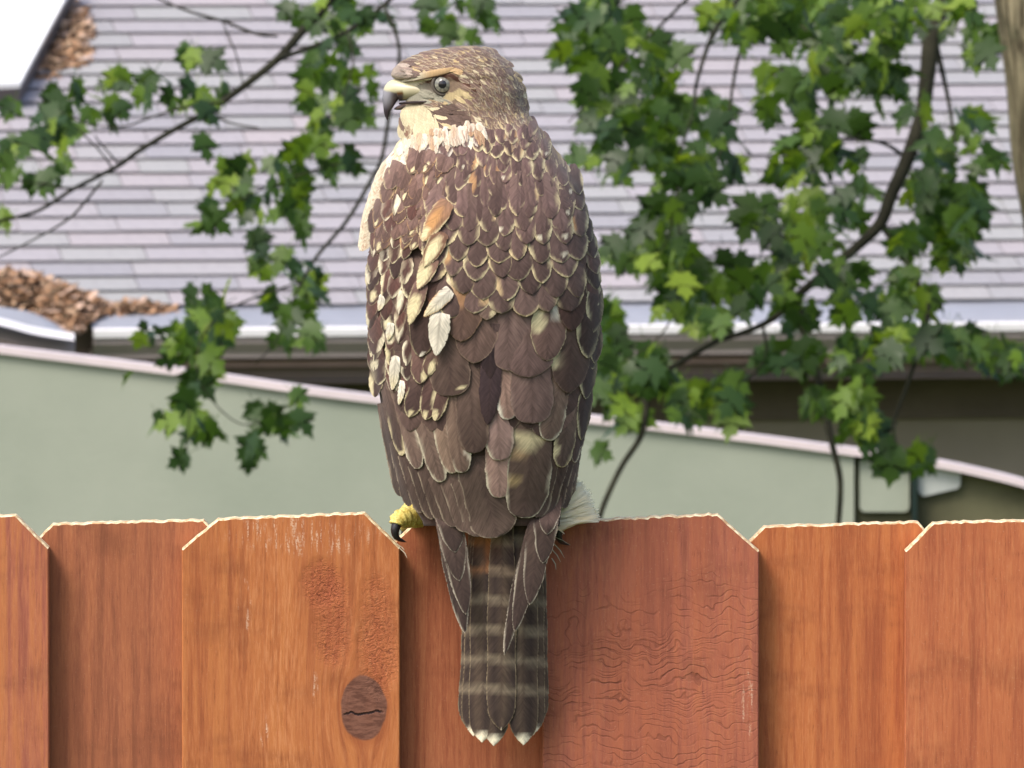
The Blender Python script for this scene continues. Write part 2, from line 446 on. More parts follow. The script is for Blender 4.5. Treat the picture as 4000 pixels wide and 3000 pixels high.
up1 = obj("branch", *tube(*branch_pts([(3880, -1100, 40), (3500, -900, 32), (3150, -500, 22), (2950, -150, 12), (2880, 0, 9), (2786, 130, 9), (2721, 325, 7), (2713, 420, 5), (2650, 620, 3)], TY, TY - 1.0), 10), twig_m, tree, TB)
for ps, a, b in [
    ([(2960, -170, 8), (2940, 0, 7), (2924, 106, 7), (2883, 228, 7), (2859, 358, 6), (2840, 500, 4), (2800, 640, 3)], TY - .6, TY - 1),
    ([(3050, -330, 12), (2800, -120, 9), (2680, 0, 7), (2620, 60, 6), (2480, 200, 5), (2395, 293, 5), (2273, 423, 4), (2220, 480, 2)], TY - .5, TY - 1.1),
    ([(2950, -150, 6), (3050, 0, 5), (3150, 120, 5), (3260, 240, 4), (3300, 420, 3)], TY - .6, TY - .8),
    ([(2700, -20, 5), (2500, -20, 5), (2350, 30, 4), (2230, 100, 3)], TY - .8, TY - 1.1),
    ([(2655, 600, 4), (2640, 800, 4), (2600, 950, 3), (2540, 1030, 2)], TY - 1, TY - 1),
    ([(2640, 780, 4), (2660, 1000, 4), (2640, 1200, 4), (2560, 1330, 3), (2420, 1420, 2)], TY - 1, TY - 1)]:
    obj("twig", *tube(*branch_pts(ps, a, b), 8), twig_m, up1, TB)
left = obj("branch", *tube(*branch_pts([(3880, -1500, 60), (3000, -1500, 52), (2100, -1000, 38), (1500, -280, 25), (1288, 0, 19), (1180, 122, 18), (1085, 230, 16), (949, 339, 14), (814, 434, 12), (678, 508, 11), (542, 590, 10), (468, 644, 9.5), (380, 691, 8.5), (285, 739, 8), (156, 820, 7), (34, 854, 6), (-120, 890, 4)], TY, TY - 0.9), 10), twig_m, tree, TB)
for ps, a, b in [
    ([(1085, 230, 10), (1160, 205, 10), (1254, 170, 9), (1356, 122, 9), (1458, 54, 9), (1560, -40, 10), (1700, -220, 12), (1800, -640, 14)], TY - .7, TY - .4),
    ([(560, -40, 4), (630, 0, 4.5), (746, 47, 5), (868, 81, 6), (940, 110, 6), (1017, 136, 6), (1085, 142, 4)], TY - .8, TY - .8),
    ([(868, 81, 3), (884, 120, 3), (925, 220, 3), (950, 330, 2.5)], TY - .8, TY - .8),
    ([(860, 400, 5), (719, 420, 5), (600, 455, 4), (475, 495, 4), (330, 480, 3), (230, 430, 2)], TY - .8, TY - .9),
    ([(400, 705, 5), (339, 780, 5), (278, 847, 5), (183, 908, 4), (0, 1003, 3), (-100, 1050, 2)], TY - .85, TY - .9),
    ([(468, 644, 4), (410, 580, 3.5), (370, 530, 3)], TY - .85, TY - .9), ([(285, 739, 5), (180, 720, 4), (60, 700, 3), (-60, 640, 2)], TY - .85, TY - .9),
    ([(440, 660, 4), (390, 590, 3.5), (300, 500, 3)], TY - .85, TY - .9), ([(810, 440, 4), (900, 480, 4), (1010, 500, 3)], TY - .8, TY - .9),
    ([(1500, 20, 7), (1560, 200, 7), (1520, 450, 8), (1490, 620, 8), (1444, 712, 8), (1356, 861, 7.5), (1241, 997, 7), (1180, 1100, 5), (1120, 1230, 4), (1080, 1330, 3), (1000, 1420, 2)], TY - .6, TY - 1),
    ([(1480, 640, 4), (1330, 640, 4), (1180, 680, 4), (1000, 750, 3), (860, 830, 2)], TY - .8, TY - 1),
    ([(1180, 1100, 4), (1000, 1160, 4), (860, 1230, 4), (780, 1340, 4), (770, 1480, 3), (740, 1620, 3), (730, 1760, 2)], TY - .9, TY - 1.1),
    ([(770, 1480, 2.5), (860, 1600, 2.5), (960, 1660, 2.5), (1080, 1620, 2), (1150, 1560, 1.5)], TY - 1.1, TY - 1.1),
    ([(1356, 122, 4), (1380, 240, 4), (1340, 380, 3)], TY - .7, TY - .8), ([(1700, -220, 5), (1760, -60, 4), (1800, 60, 3)], TY - .5, TY - .7)]:
    obj("twig", *tube(*branch_pts(ps, a, b), 7), twig_m, left, TB)

# maple leaf outline (half), unit length: base at origin, tip at y=1
half = [(0.0, 0.0), (0.10, -0.06), (0.26, -0.10), (0.24, 0.02), (0.46, 0.10), (0.30, 0.16), (0.40, 0.30), (0.60, 0.52), (0.42, 0.46), (0.38, 0.60), (0.24, 0.42), (0.13, 0.36), (0.20, 0.60), (0.26, 0.74), (0.11, 0.78), (0.0, 1.06)]
leaf_t = NT("maple_leaf")
rn = leaf_t.attr("rnd", False); oi = leaf_t.node("ShaderNodeObjectInfo").outputs["Random"]
r1 = leaf_t.math('FRACT', leaf_t.math('ADD', rn, oi))
cr = leaf_t.node("ShaderNodeValToRGB"); leaf_t.put(cr.inputs[0], r1)
cr.color_ramp.elements[0].color = (0.026, 0.054, 0.016, 1); cr.color_ramp.elements[1].color = (0.24, 0.33, 0.03, 1)
for p_, c_ in ((0.35, (0.042, 0.088, 0.020)), (0.62, (0.075, 0.14, 0.022)), (0.82, (0.14, 0.23, 0.026))):
    e = cr.color_ramp.elements.new(p_); e.color = (*c_, 1)
co = leaf_t.objc()
lc = leaf_t.mixc(leaf_t.math('MULTIPLY', leaf_t.ramp(leaf_t.noise(co, 40, 3), 0.4, 0.7), 0.3), cr.outputs[0], (0.05, 0.1, 0.03))
leaf_mat = leaf_t.done(lc, 0.45, 0.45)
tl = leaf_t.node("ShaderNodeBsdfTranslucent")
lc2 = leaf_t.mixc(1.0, lc, (1.5, 1.5, 0.55), 'MULTIPLY'); leaf_t.put(tl.inputs[0], lc2)
mx = leaf_t.node("ShaderNodeMixShader"); mx.inputs[0].default_value = 0.38
leaf_t.l.new(leaf_t.b.outputs[0], mx.inputs[1]); leaf_t.l.new(tl.outputs[0], mx.inputs[2])
leaf_t.l.new(mx.outputs[0], leaf_t.n["Material Output"].inputs[0])
lr = random.Random(21)
def leaf_geo(curl, fold, seed):
    r = random.Random(seed); V, F = [], []
    n = len(half)
    mid = [(0.0, y) for y in (0.0, 0.22, 0.45, 0.7, 1.0)]
    def z(x, y): return -curl * y * y + fold * abs(x) - 0.10 * abs(x) * abs(x) + 0.04 * math.sin(y * 7 + seed) * abs(x)
    for y in (0.0, 0.22, 0.45, 0.7, 1.0): V.append((0, y, z(0, y)))
    for side in (1, -1):
        b = len(V); jx = 1 + r.uniform(-.12, .12)
        for (x, y) in half[1:-1]: V.append((side * x * jx, y + r.uniform(-.015, .015), z(x * jx, y)))
        m = n - 2
        for i in range(m - 1):
            y = half[1 + i][1]
            k = 0 if i < 2 else 1 if i < 5 else 2 if i < 11 else 3
            f = (k, b + i, b + i + 1) if side > 0 else (k, b + i + 1, b + i)
            F.append(f)
        for k, i in ((0, 2), (1, 5), (2, 11)):
            F.append((k, b + i, k + 1) if side > 0 else (k, k + 1, b + i))
        F.append((3, b + m - 1, 4) if side > 0 else (3, 4, b + m - 1))
    # petiole
    b = len(V)
    V += [(-0.012, 0.02, 0.0), (0.012, 0.02, 0.0), (0.01, -0.45, 0.1), (-0.01, -0.45, 0.1)]; F.append((b, b + 1, b + 2, b + 3))
    return V, F
leaf_vars = []
for k in range(12):
    Vv, Ff = leaf_geo(lr.uniform(0.0, 0.45), lr.uniform(-0.1, 0.35), k)
    me = bpy.data.meshes.new("leaf"); me.from_pydata(Vv, [], Ff); me.materials.append(leaf_mat)
    me.polygons.foreach_set("use_smooth", [True] * len(me.polygons))
    at = me.attributes.new("rnd", 'FLOAT', 'POINT'); at.data.foreach_set("value", np.full(len(Vv), k / 12.0, dtype=np.float32))
    leaf_vars.append((me, Vv, Ff))
LC = [ # cx, cy, rx, ry, n, branch
    (305, 460, 160, 115, 15, left), (120, 640, 140, 90, 12, left), (740, 250, 90, 45, 4, left), (440, 330, 70, 25, 3, left), (580, 345, 60, 60, 4, left),
    (665, 395, 40, 30, 2, left), (766, 410, 60, 40, 3, left), (861, 360, 30, 20, 2, left), (750, 325, 20, 20, 1, left), (793, 575, 10, 10, 1, left),
    (1322, 330, 140, 150, 20, left), (1207, 590, 110, 110, 10, left), (1330, 640, 80, 60, 5, left), (983, 750, 190, 100, 17, left), (813, 875, 60, 40, 3, left), (1140, 870, 80, 70, 5, left),
    (1020, 985, 50, 40, 3, left), (1125, 1060, 120, 60, 8, left), (1140, 75, 60, 40, 2, left), (1290, 50, 90, 60, 6, left), (1430, 60, 90, 60, 6, left), (1800, 70, 160, 80, 13, left), (10, 865, 40, 20, 2, left), (60, 420, 40, 20, 2, left),
    (780, 1203, 80, 60, 6, left), (590, 1305, 60, 40, 3, left), (745, 1350, 120, 80, 12, left), (827, 1270, 70, 60, 5, left), (500, 1468, 20, 20, 1, left), (780, 1460, 60, 50, 4, left),
    (732, 1645, 80, 100, 10, left), (610, 1644, 50, 40, 2, left), (813, 1710, 40, 40, 3, left), (720, 1790, 30, 20, 2, left), (997, 1760, 50, 40, 3, left), (1044, 1665, 90, 50, 6, left),
    (1140, 1545, 30, 20, 2, left), (1166, 1630, 40, 20, 2, left), (970, 1815, 10, 10, 1, left), (1200, 1170, 60, 60, 4, left), (1058, 1176, 40, 40, 3, left), (1150, 1225, 50, 40, 3, left), (1234, 1312, 40, 30, 2, left), (1098, 1330, 40, 40, 2, left), (888, 1150, 20, 10, 1, left),
    (2330, 60, 150, 70, 12, up1), (2420, 230, 230, 100, 20, up1), (2520, 420, 240, 100, 24, up1), (2450, 600, 200, 80, 15, up1), (2750, 560, 170, 140, 20, up1), (2700, 710, 130, 80, 10, up1), (2600, 850, 100, 60, 8, up1), (2560, 950, 80, 70, 8, up1),
    (3000, 90, 240, 90, 24, up1), (3300, 100, 220, 110, 26, up1), (3500, 60, 140, 80, 14, up1), (3050, 380, 120, 80, 9, up1), (3200, 300, 150, 70, 10, up1), (3400, 350, 120, 90, 11, main), (3480, 260, 100, 60, 6, main),
    (3250, 560, 170, 80, 13, main), (3150, 660, 130, 60, 8, main), (3000, 860, 110, 60, 9, main), (3200, 860, 150, 90, 13, main), (3150, 960, 110, 50, 6, main), (3350, 780, 70, 50, 4, main),
    (3560, 430, 60, 50, 3, main), (3650, 620, 90, 70, 7, main), (3780, 500, 80, 40, 4, main), (3680, 740, 140, 60, 9, main), (3850, 620, 70, 60, 5, main), (3800, 830, 80, 80, 7, main), (3650, 870, 90, 70, 7, main), (3550, 960, 70, 50, 5, main), (3720, 960, 110, 70, 9, main), (3560, 1080, 70, 50, 5, main), (3760, 100, 60, 80, 5, main), (3850, 180, 50, 50, 4, main),
    (2650, 1060, 110, 90, 11, up1), (2820, 1090, 130, 60, 9, up1), (2980, 1130, 120, 60, 9, main), (3290, 1080, 90, 50, 5, main), (2500, 1020, 90, 40, 4, up1), (2420, 1000, 60, 40, 3, up1), (2370, 1210, 50, 30, 2, up1),
    (2750, 1220, 170, 60, 15, up1), (3100, 1240, 80, 50, 5, main), (3300, 1200, 80, 50, 5, main), (3480, 1190, 90, 50, 6, main), (3620, 1200, 60, 50, 4, main),
    (2400, 1340, 90, 60, 8, up1), (2410, 1480, 110, 100, 14, up1), (2560, 1450, 100, 80, 9, up1), (2700, 1580, 110, 60, 9, main), (2850, 1530, 110, 50, 7, main), (2450, 1630, 80, 50, 6, up1), (2870, 1630, 60, 40, 3, main), (3050, 1400, 100, 60, 7, main),
    (3300, 1390, 130, 80, 11, main), (3520, 1370, 150, 50, 13, main), (3700, 1360, 160, 50, 14, main), (3880, 1395, 110, 40, 9, main), (3980, 1440, 50, 30, 3, main), (3180, 1580, 60, 60, 5, main), (3330, 1600, 80, 70, 7, main), (3400, 1700, 100, 50, 6, main), (3480, 1790, 50, 40, 4, main), (3600, 1790, 50, 30, 4, main), (2350, 1770, 15, 15, 1, up1)]
leaves = []
for cx, cy, rx, ry, n, br in LC:
    for _ in range(max(1, int(n * 1.95))):
        a, q = lr.uniform(0, 6.283), math.sqrt(lr.random())
        px, py = cx + 1.14 * rx * q * math.cos(a), cy + 1.14 * ry * q * math.sin(a)
        low = py > 1300
        Y = TY + lr.uniform(-1.3, 0.4)
        sz = lr.uniform(0.042, 0.084) * (1.0 if cx > 2200 else 0.86)
        out = Vector((math.cos(a) * 0.8 + lr.uniform(-.6, .6), lr.uniform(-.8, .5), -0.75 + lr.uniform(-.5, .55))).normalized()  # leaf tip direction
        nrm = Vector((lr.uniform(-1, 1), lr.uniform(-1.05, 0.5), lr.uniform(0.0, 1.1)))
        nrm = (nrm - out * nrm.dot(out)).normalized()
        sx = out.cross(nrm)
        M = Matrix((sx, out, nrm)).transposed().to_4x4()
        pos = P(px, py, Y) - out * sz * 0.45
        area = sz * sz * abs(nrm.y)
        leaves.append((area, pos, M, sz, lr.randrange(12), br))
leaves.sort(key=lambda l: -l[0])
print("leaves", len(leaves))
rest = {}
for i, (ar, pos, M, sz, k, br) in enumerate(leaves):
    me, Vv, Ff = leaf_vars[k]
    if i < 298:
        o = bpy.data.objects.new("leaf", me); COL.objects.link(o); o.parent = br
        o.matrix_local = Matrix.Translation(pos - TB) @ M @ Matrix.Scale(sz, 4)
    else:
        d = rest.setdefault(br, ([], [], []))
        b = len(d[0]); MM = Matrix.Translation(pos) @ M @ Matrix.Scale(sz, 4)
        d[0].extend(MM @ Vector(v) for v in Vv); d[1].extend(tuple(i + b for i in f) for f in Ff); d[2].extend([lr.random()] * len(Vv))
for br, (v, f, r_) in rest.items():
    tag(obj("small_leaves", v, f, leaf_mat, br, TB, rnd=r_), kind="stuff")

# ------------------------------------------------------------------ fence
fence = empty("board_fence", Vector((0, 0.016, 0)))
FB = Vector(fence.location)
tag(fence, "orange brown stained fence of overlapping dog-eared boards under the hawk", "fence")
def wood(name, c1, c2, c3, seed, fibre=0.5, knot=None, chips=None, scuff=None, wavy=None, dusty=0.3):
    t = NT(name); co = t.objc(); X = t.xyz(co)
    v = co
    if knot:   # grain bends round the knot
        kx, kz, kr = knot
        dx = t.math('SUBTRACT', X[0], kx); dz = t.math('SUBTRACT', X[2], kz)
        d2 = t.math('ADD', t.math('MULTIPLY', dx, dx), t.math('MULTIPLY', t.math('MULTIPLY', dz, dz), 0.35))
        push = t.math('DIVIDE', t.math('MULTIPLY', dx, kr * kr * 0.9), t.math('ADD', d2, kr * kr * 0.5))
        cx = t.node("ShaderNodeCombineXYZ"); t.put(cx.inputs[0], t.math('SUBTRACT', X[0], push)); t.put(cx.inputs[1], X[1]); t.put(cx.inputs[2], X[2]); v = cx.outputs[0]
    big = t.noise(t.scale(v, (22, 22, 5), (seed, 0, 0)), 1.0, 5, 0.6, 0.4)
    grain = t.noise(t.scale(v, (170, 170, 7), (seed, 1, 0)), 1.0, 5, 0.65, 0.3)
    fib = t.noise(t.scale(v, (640, 640, 75), (seed, 2, 3)), 1.0, 4, 0.7)
    speck = t.noise(t.scale(co, (800, 800, 760), (seed, 2, 0)), 1.0, 2, 0.5)
    blot = t.noise(t.scale(co, (14, 14, 24), (seed * 2, 5, 0)), 1.0, 4, 0.6)
    c = t.mixc(t.ramp(big, 0.3, 0.7), c1, c2)
    c = t.mixc(t.math('MULTIPLY', t.ramp(grain, 0.38, 0.66), 0.75), c, c3)
    c = t.mixc(t.math('MULTIPLY', t.ramp(blot, 0.5, 0.72), 0.55), c, tuple(x * 0.66 for x in c1))
    c = t.mixc(t.math('MULTIPLY', t.ramp(fib, 0.45, 0.66), t.math('MULTIPLY', t.ramp(big, 0.2, 0.8), fibre)), c, lin((216, 146, 96)))
    c = t.mixc(t.math('MULTIPLY', t.ramp(fib, 0.44, 0.28), 0.45), c, tuple(x * 0.45 for x in c1))
    c = t.mixc(t.math('MULTIPLY', t.ramp(speck, 0.60, 0.80), t.math('MULTIPLY', dusty, 0.6)), c, lin((214, 170, 136)))
    h = t.math('ADD', t.math('MULTIPLY', grain, 0.6), t.math('MULTIPLY', fib, 0.5))
    def gauss(p, sx, sz):
        a = t.math('DIVIDE', t.math('SUBTRACT', X[0], p[0]), sx); b = t.math('DIVIDE', t.math('SUBTRACT', X[2], p[1]), sz)
        return t.math('ADD', t.math('MULTIPLY', a, a), t.math('MULTIPLY', b, b))
    if wavy:
        for (wx, wz, sx, sz, sc) in wavy:
            wv = t.node("ShaderNodeTexWave"); wv.wave_type = 'BANDS'; wv.bands_direction = 'Z'
            t.put(wv.inputs["Vector"], t.scale(co, (1.0, 1, 0.8)))
            wv.inputs["Scale"].default_value = sc; wv.inputs["Distortion"].default_value = 22; wv.inputs["Detail"].default_value = 2.5
            wv.inputs["Detail Scale"].default_value = 0.9 * 40 / sc; wv.inputs["Detail Roughness"].default_value = 0.6
            m = t.math('MULTIPLY', t.ramp(wv.outputs["Fac"], 0.13, 0.02), t.ramp(gauss((wx, wz), sx, sz), 1.3, 0.3))
            m = t.math('MULTIPLY', m, t.ramp(t.noise(co, 60, 3), 0.35, 0.6))
            c = t.mixc(t.math('MULTIPLY', m, 0.32), c, lin((104, 56, 46)))
            h = t.math('SUBTRACT', h, t.math('MULTIPLY', m, 0.5))
    if chips:
        for (qx, qz, sx, sz) in chips:
            cn = t.noise(t.scale(co, (300, 300, 420)), 1.0, 4, 0.6, 1.2)
            g = t.math('ADD', gauss((qx, qz), sx, sz), t.math('MULTIPLY', t.math('SUBTRACT', blot, 0.5), 2.4))
            msk = t.ramp(g, 1.5, 0.1)
            e = t.math('MULTIPLY', t.ramp(cn, 0.54, 0.66), msk)
            c = t.mixc(t.math('MULTIPLY', msk, 0.4), c, lin((178, 94, 66)))
            c = t.mixc(t.math('MULTIPLY', e, 0.6), c, lin((112, 54, 38)))
            h = t.math('SUBTRACT', h, t.math('MULTIPLY', t.math('MULTIPLY', cn, msk), 3.0))
    if scuff:
        for (qx, qz, sx, sz, st) in scuff:
            f2 = t.noise(t.scale(co, (420, 420, 60), (seed, 7, 0)), 1.0, 3, 0.6)
            m = t.math('MULTIPLY', t.math('MULTIPLY', t.ramp(f2, 0.50, 0.68), t.ramp(speck, 0.35, 0.6)), t.ramp(t.math('ADD', gauss((qx, qz), sx, sz), t.math('MULTIPLY', t.math('SUBTRACT', blot, 0.5), 2.2)), 1.1, 0.1))
            c = t.mixc(t.math('MULTIPLY', m, st), c, lin((236, 205, 176)))
    if knot:
        kn = t.noise(t.scale(co, (60, 60, 60)), 1.0, 3)
        g = t.math('ADD', gauss((kx, kz), kr, kr * 1.45), t.math('MULTIPLY', t.math('SUBTRACT', kn, 0.5), 0.5))
        km = t.ramp(g, 1.12, 0.92)
        kc = t.mixc(t.ramp(t.noise(t.scale(co, (160, 160, 520)), 1.0, 4), 0.35, 0.65), lin((104, 66, 52)), lin((136, 92, 74)))
        c = t.mixc(t.math('MULTIPLY', t.ramp(g, 1.9, 1.1), 0.3), c, lin((150, 78, 44)))
        c = t.mixc(km, c, kc)
        zz = t.math('SUBTRACT', t.math('SUBTRACT', X[2], kz - kr * 0.25), t.math('MULTIPLY', t.math('SUBTRACT', t.noise(t.scale(co, (150, 1, 1)), 1.0, 3), 0.5), 0.008))
        cm = t.math('MULTIPLY', t.ramp(t.math('ABSOLUTE', zz), 0.0011, 0.0003), t.ramp(t.math('ABSOLUTE', t.math('SUBTRACT', X[0], kx)), kr * 0.95, kr * 0.7))
        c = t.mixc(cm, c, lin((44, 26, 26)))
        h = t.math('SUBTRACT', h, t.math('MULTIPLY', cm, 3.0))
    c = t.mixc(t.math('MULTIPLY', t.ramp(grain, 0.5, 0.3), 0.35), c, tuple(x * 0.5 for x in c1))
    c = t.mixc(1.0, c, (0.86, 0.86, 0.88), 'MULTIPLY')
    t.bump(h, 0.6, 0.0009)
    return t.done(c, 0.72, 0.25)
t = NT("raw_lit_board_edge"); co = t.objc()
end_mat = t.done(t.mixc(t.ramp(t.noise(co, 260, 4), 0.35, 0.65), lin((196, 158, 118)), lin((240, 226, 190))), 0.85, 0.15)  # bare end grain, with the light on the tops put into its pale colour
br_rng = random.Random(11)
def board(x0, x1, tl, tr_, bl, br_, Y, mat, top_rough=1.0):
    """x0,x1 edges; tl,tr_ = top corners; bl,br_ = lower ends of the dog-ears (all photo pixels)"""
    prof = []
    def seg(a, b, n, amp):
        for i in range(n):
            f = i / n
            j = br_rng.uniform(-amp, amp) if 0 < i else 0
            prof.append((a[0] + (b[0] - a[0]) * f, a[1] + (b[1] - a[1]) * f + j))
    seg((x1, br_), tr_, 8, 2.0); seg(tr_, tl, 34, 3.0 * top_rough); seg(tl, (x0, bl), 8, 2.0); prof.append((x0, bl))
    cxp = 0.5 * (x0 + x1)
    org = Vector((P(cxp, 2600, Y).x, Y, 0))
    fr = [P(a, b, Y) for a, b in prof]
    zb = 0.05
    loop = [Vector((P(x0, 2100, Y).x, Y, zb)), Vector((P(x1, 2100, Y).x, Y, zb))] + fr
    n = len(loop)
    bev = 0.0008; TH_ = 0.016
    ctr = Vector((org.x, Y, 1.2))
    def ins(p, d):   # shrink outline for the bevel
        return Vector((p.x + (d if p.x < org.x else -d), p.y, p.z - (d if p.z > 1.7 else -d)))
    V = [ins(p, bev) for p in loop] + [p + Vector((0, bev, 0)) for p in loop] + [p + Vector((0, TH_, 0)) for p in loop]
    F = [tuple(range(n))]; mi = [0]
    for i in range(n):
        j = (i + 1) % n
        F.append((i, i + n, j + n, j)); F.append((i + n, i + 2 * n, j + 2 * n, j + n))
        e = 1 if (i >= 2 and i < n - 1) else 0
        mi += [e, e]
    F.append(tuple(range(3 * n - 1, 2 * n - 1, -1))); mi.append(0)
    o = obj("board", V, F, mat, fence, FB, smooth=False)
    o.data.materials.append(end_mat); o.data.polygons.foreach_set("material_index", mi)
    # own origin at the board foot so that the grain is the board's own
    off = Vector((org.x, 0, 0)); o.data.transform(Matrix.Translation(-off)); o.location = off
    return o
def bx(px, x0, x1): return P(px, 2600, 0).x - P(0.5 * (x0 + x1), 2600, 0).x
def bz(py, Y=0.0): return P(2000, py, Y).z
og1, og2, og3 = lin((170, 96, 58)), lin((190, 114, 66)), lin((200, 126, 72))
rd1, rd2, rd3 = lin((164, 94, 72)), lin((180, 106, 84)), lin((184, 106, 74))
bk1, bk2, bk3 = lin((154, 92, 64)), lin((168, 102, 72)), lin((176, 108, 72))
m_f0 = wood("wood_f0", rd1, rd2, og3, 3, 0.4, dusty=0.35)
m_b0 = wood("wood_b0", bk1, bk2, bk3, 9, 0.35, dusty=0.3)
m_f1 = wood("wood_f1", og1, og2, og3, 17, 0.75, knot=(bx(1420, 710, 1562), bz(2765), 0.0145), chips=[(bx(1300, 710, 1562), bz(2440), 0.013, 0.03), (bx(1480, 710, 1562), bz(2500), 0.014, 0.04), (bx(1250, 710, 1562), bz(2290), 0.012, 0.016)],
             scuff=[(bx(955, 710, 1562), bz(2370), 0.006, 0.022, 0.95), (bx(1170, 710, 1562), bz(2090), 0.05, 0.014, 0.8), (bx(1030, 710, 1562), bz(2860), 0.003, 0.014, 0.9), (bx(1230, 710, 1562), bz(2680), 0.003, 0.01, 0.7)])
m_b1 = wood("wood_b1", lin((150, 82, 54)), lin((166, 94, 64)), bk3, 25, 0.35)
m_f2 = wood("wood_f2", rd1, rd2, rd3, 31, 0.3, wavy=[(bx(2480, 2120, 2965), bz(2880), 0.085, 0.075, 80), (bx(2300, 2120, 2965), bz(2580), 0.045, 0.05, 46), (bx(2780, 2120, 2965), bz(2520), 0.06, 0.05, 70)], scuff=[(bx(2920, 2120, 2965), bz(2720), 0.004, 0.03, 0.6)], dusty=0.5)
m_b2 = wood("wood_b2", lin((168, 92, 58)), lin((188, 106, 62)), lin((202, 124, 72)), 40, 0.45)
m_f3 = wood("wood_f3", lin((172, 94, 62)), lin((186, 106, 70)), lin((198, 118, 74)), 47, 0.4, dusty=0.45)
YB = 0.0175
board(-658, 190, (-520, 2030), (62, 2013), 2160, 2140, 0.0, m_f0)
board(75, 930, (205, 2047), (795, 2032), 2175, 2170, YB, m_b0)
board(710, 1562, (850, 2028), (1425, 2004), 2145, 2140, 0.0, m_f1)
board(1480, 2330, (1622, 2040), (2190, 2025), 2175, 2170, YB, m_b1)
board(2120, 2965, (2215, 2034), (2805, 2010), 2148, 2152, 0.0, m_f2, 1.6)
board(2860, 3710, (2985, 2057), (3588, 2040), 2180, 2180, YB, m_b2)
board(3535, 4385, (3645, 2043), (4240, 2024), 2152, 2150, 0.0, m_f3)
for k in range(3):   # the fence goes on to both sides
    a = -658 - 1420 * (k + 1); board(a, a + 848, (a + 130, 2030), (a + 715, 2012), 2150, 2145, 0.0, [m_f3, m_f0, m_f2][k])
    board(a + 735, a + 1585, (a + 865, 2046), (a + 1455, 2032), 2175, 2170, YB, m_b0)
    a = 3535 + 1420 * (k + 1); board(a, a + 848, (a + 110, 2036), (a + 710, 2014), 2150, 2148, 0.0, [m_f0, m_f2, m_f1 if False else m_f0][k])
    board(a - 685, a + 165, (a - 555, 2050), (a + 35, 2036), 2175, 2170, YB, m_b2)
rail_m = wood("wood_rail", bk1, bk2, bk3, 77, 0.3)
for z in (1.55, 0.9, 0.3):
    V, F = boxmesh(-1.2, 1.4, 0.035, 0.073, z - 0.045, z + 0.045)
    obj("rail", V, F, rail_m, fence, FB, smooth=False)

# ------------------------------------------------------------------ the hawk
exec_hawk = True
HK = Vector((P(1900, 2010, 0).x, 0.0, P(1900, 2030, 0).z))
hawk = empty("hawk", HK)
tag(hawk, "young brown hawk with cream flecked back perched on the fence looking left", "hawk")
# silhouette: py, left x, right x, centre Y, half depth (m)
SIL = [(178, 1800, 1862, 0.004, 0.004), (184, 1740, 1890, 0.004, 0.012), (196, 1672, 1915, 0.004, 0.019), (214, 1615, 1938, 0.003, 0.024), (240, 1560, 1968, 0.002, 0.028),
       (268, 1530, 1992, 0.001, 0.0305), (292, 1521, 2010, 0.0, 0.032), (304, 1528, 2016, 0.0, 0.032), (318, 1560, 2022, 0.0, 0.032), (350, 1584, 2036, -0.001, 0.033), (400, 1580, 2046, -0.002, 0.033), (425, 1566, 2054, -0.0025, 0.0335), (445, 1557, 2062, -0.003, 0.034),
       (480, 1562, 2092, -0.004, 0.036), (520, 1572, 2118, -0.006, 0.040), (552, 1572, 2142, -0.007, 0.044), (590, 1540, 2170, -0.008, 0.048), (640, 1502, 2200, -0.010, 0.052), (723, 1476, 2262, -0.012, 0.056), (814, 1450, 2305, -0.014, 0.060), (904, 1438, 2326, -0.015, 0.062),
       (1031, 1424, 2346, -0.016, 0.064), (1121, 1417, 2354, -0.017, 0.064), (1230, 1423, 2352, -0.018, 0.063), (1338, 1438, 2340, -0.019, 0.060), (1447, 1456, 2327, -0.020, 0.057), (1573, 1474, 2310, -0.021, 0.053),
       (1700, 1501, 2290, -0.022, 0.048), (1808, 1528, 2269, -0.023, 0.042), (1899, 1555, 2247, -0.024, 0.036), (1971, 1598, 2208, -0.025, 0.031), (2040, 1640, 2200, -0.026, 0.027), (2130, 1650, 2200, -0.027, 0.024)]
SA = np.array(SIL, dtype=float)
def silh(py):
    return tuple(float(np.interp(py, SA[:, 0], SA[:, k])) for k in (1, 2, 3, 4))
def bsurf(px, py):
    xl, xr, yc, d = silh(py)
    cx, w = 0.5 * (xl + xr), 0.5 * (xr - xl)
    u = (px - cx) / w; au = abs(u)
    uc = min(au, 0.985)
    e = 2.25
    Y = yc - d * (1 - uc ** e) ** (1 / e) * head_taper(px, py, xl, xr)
    if au > 0.985: Y += (au - 0.985) * w / 6057.0 * 2.0
    return Y
def head_taper(px, py, xl, xr):
    k = 1 - sm(430, 560, py)          # only the head narrows towards the beak
    if k <= 0: return 1.0
    f = max(0.0, min(1.0, (px - xl) / (xr - xl)))
    tp = 0.48 + 0.52 * sm(0.0, 0.62, f)
    return 1 - k * (1 - tp)

CREAM, WHITE, BROWN, DARK = lin((208, 194, 154)), lin((214, 206, 188)), lin((104, 82, 74)), lin((66, 50, 47))
MID, LIGHT, BUFF, PURP = lin((86, 67, 61)), lin((132, 108, 96)), lin((190, 146, 98)), lin((136, 112, 110))
RUST = lin((150, 92, 60)); GREY = lin((150, 148, 136)); BLK = lin((34, 28, 30)); PALE = lin((206, 196, 172))

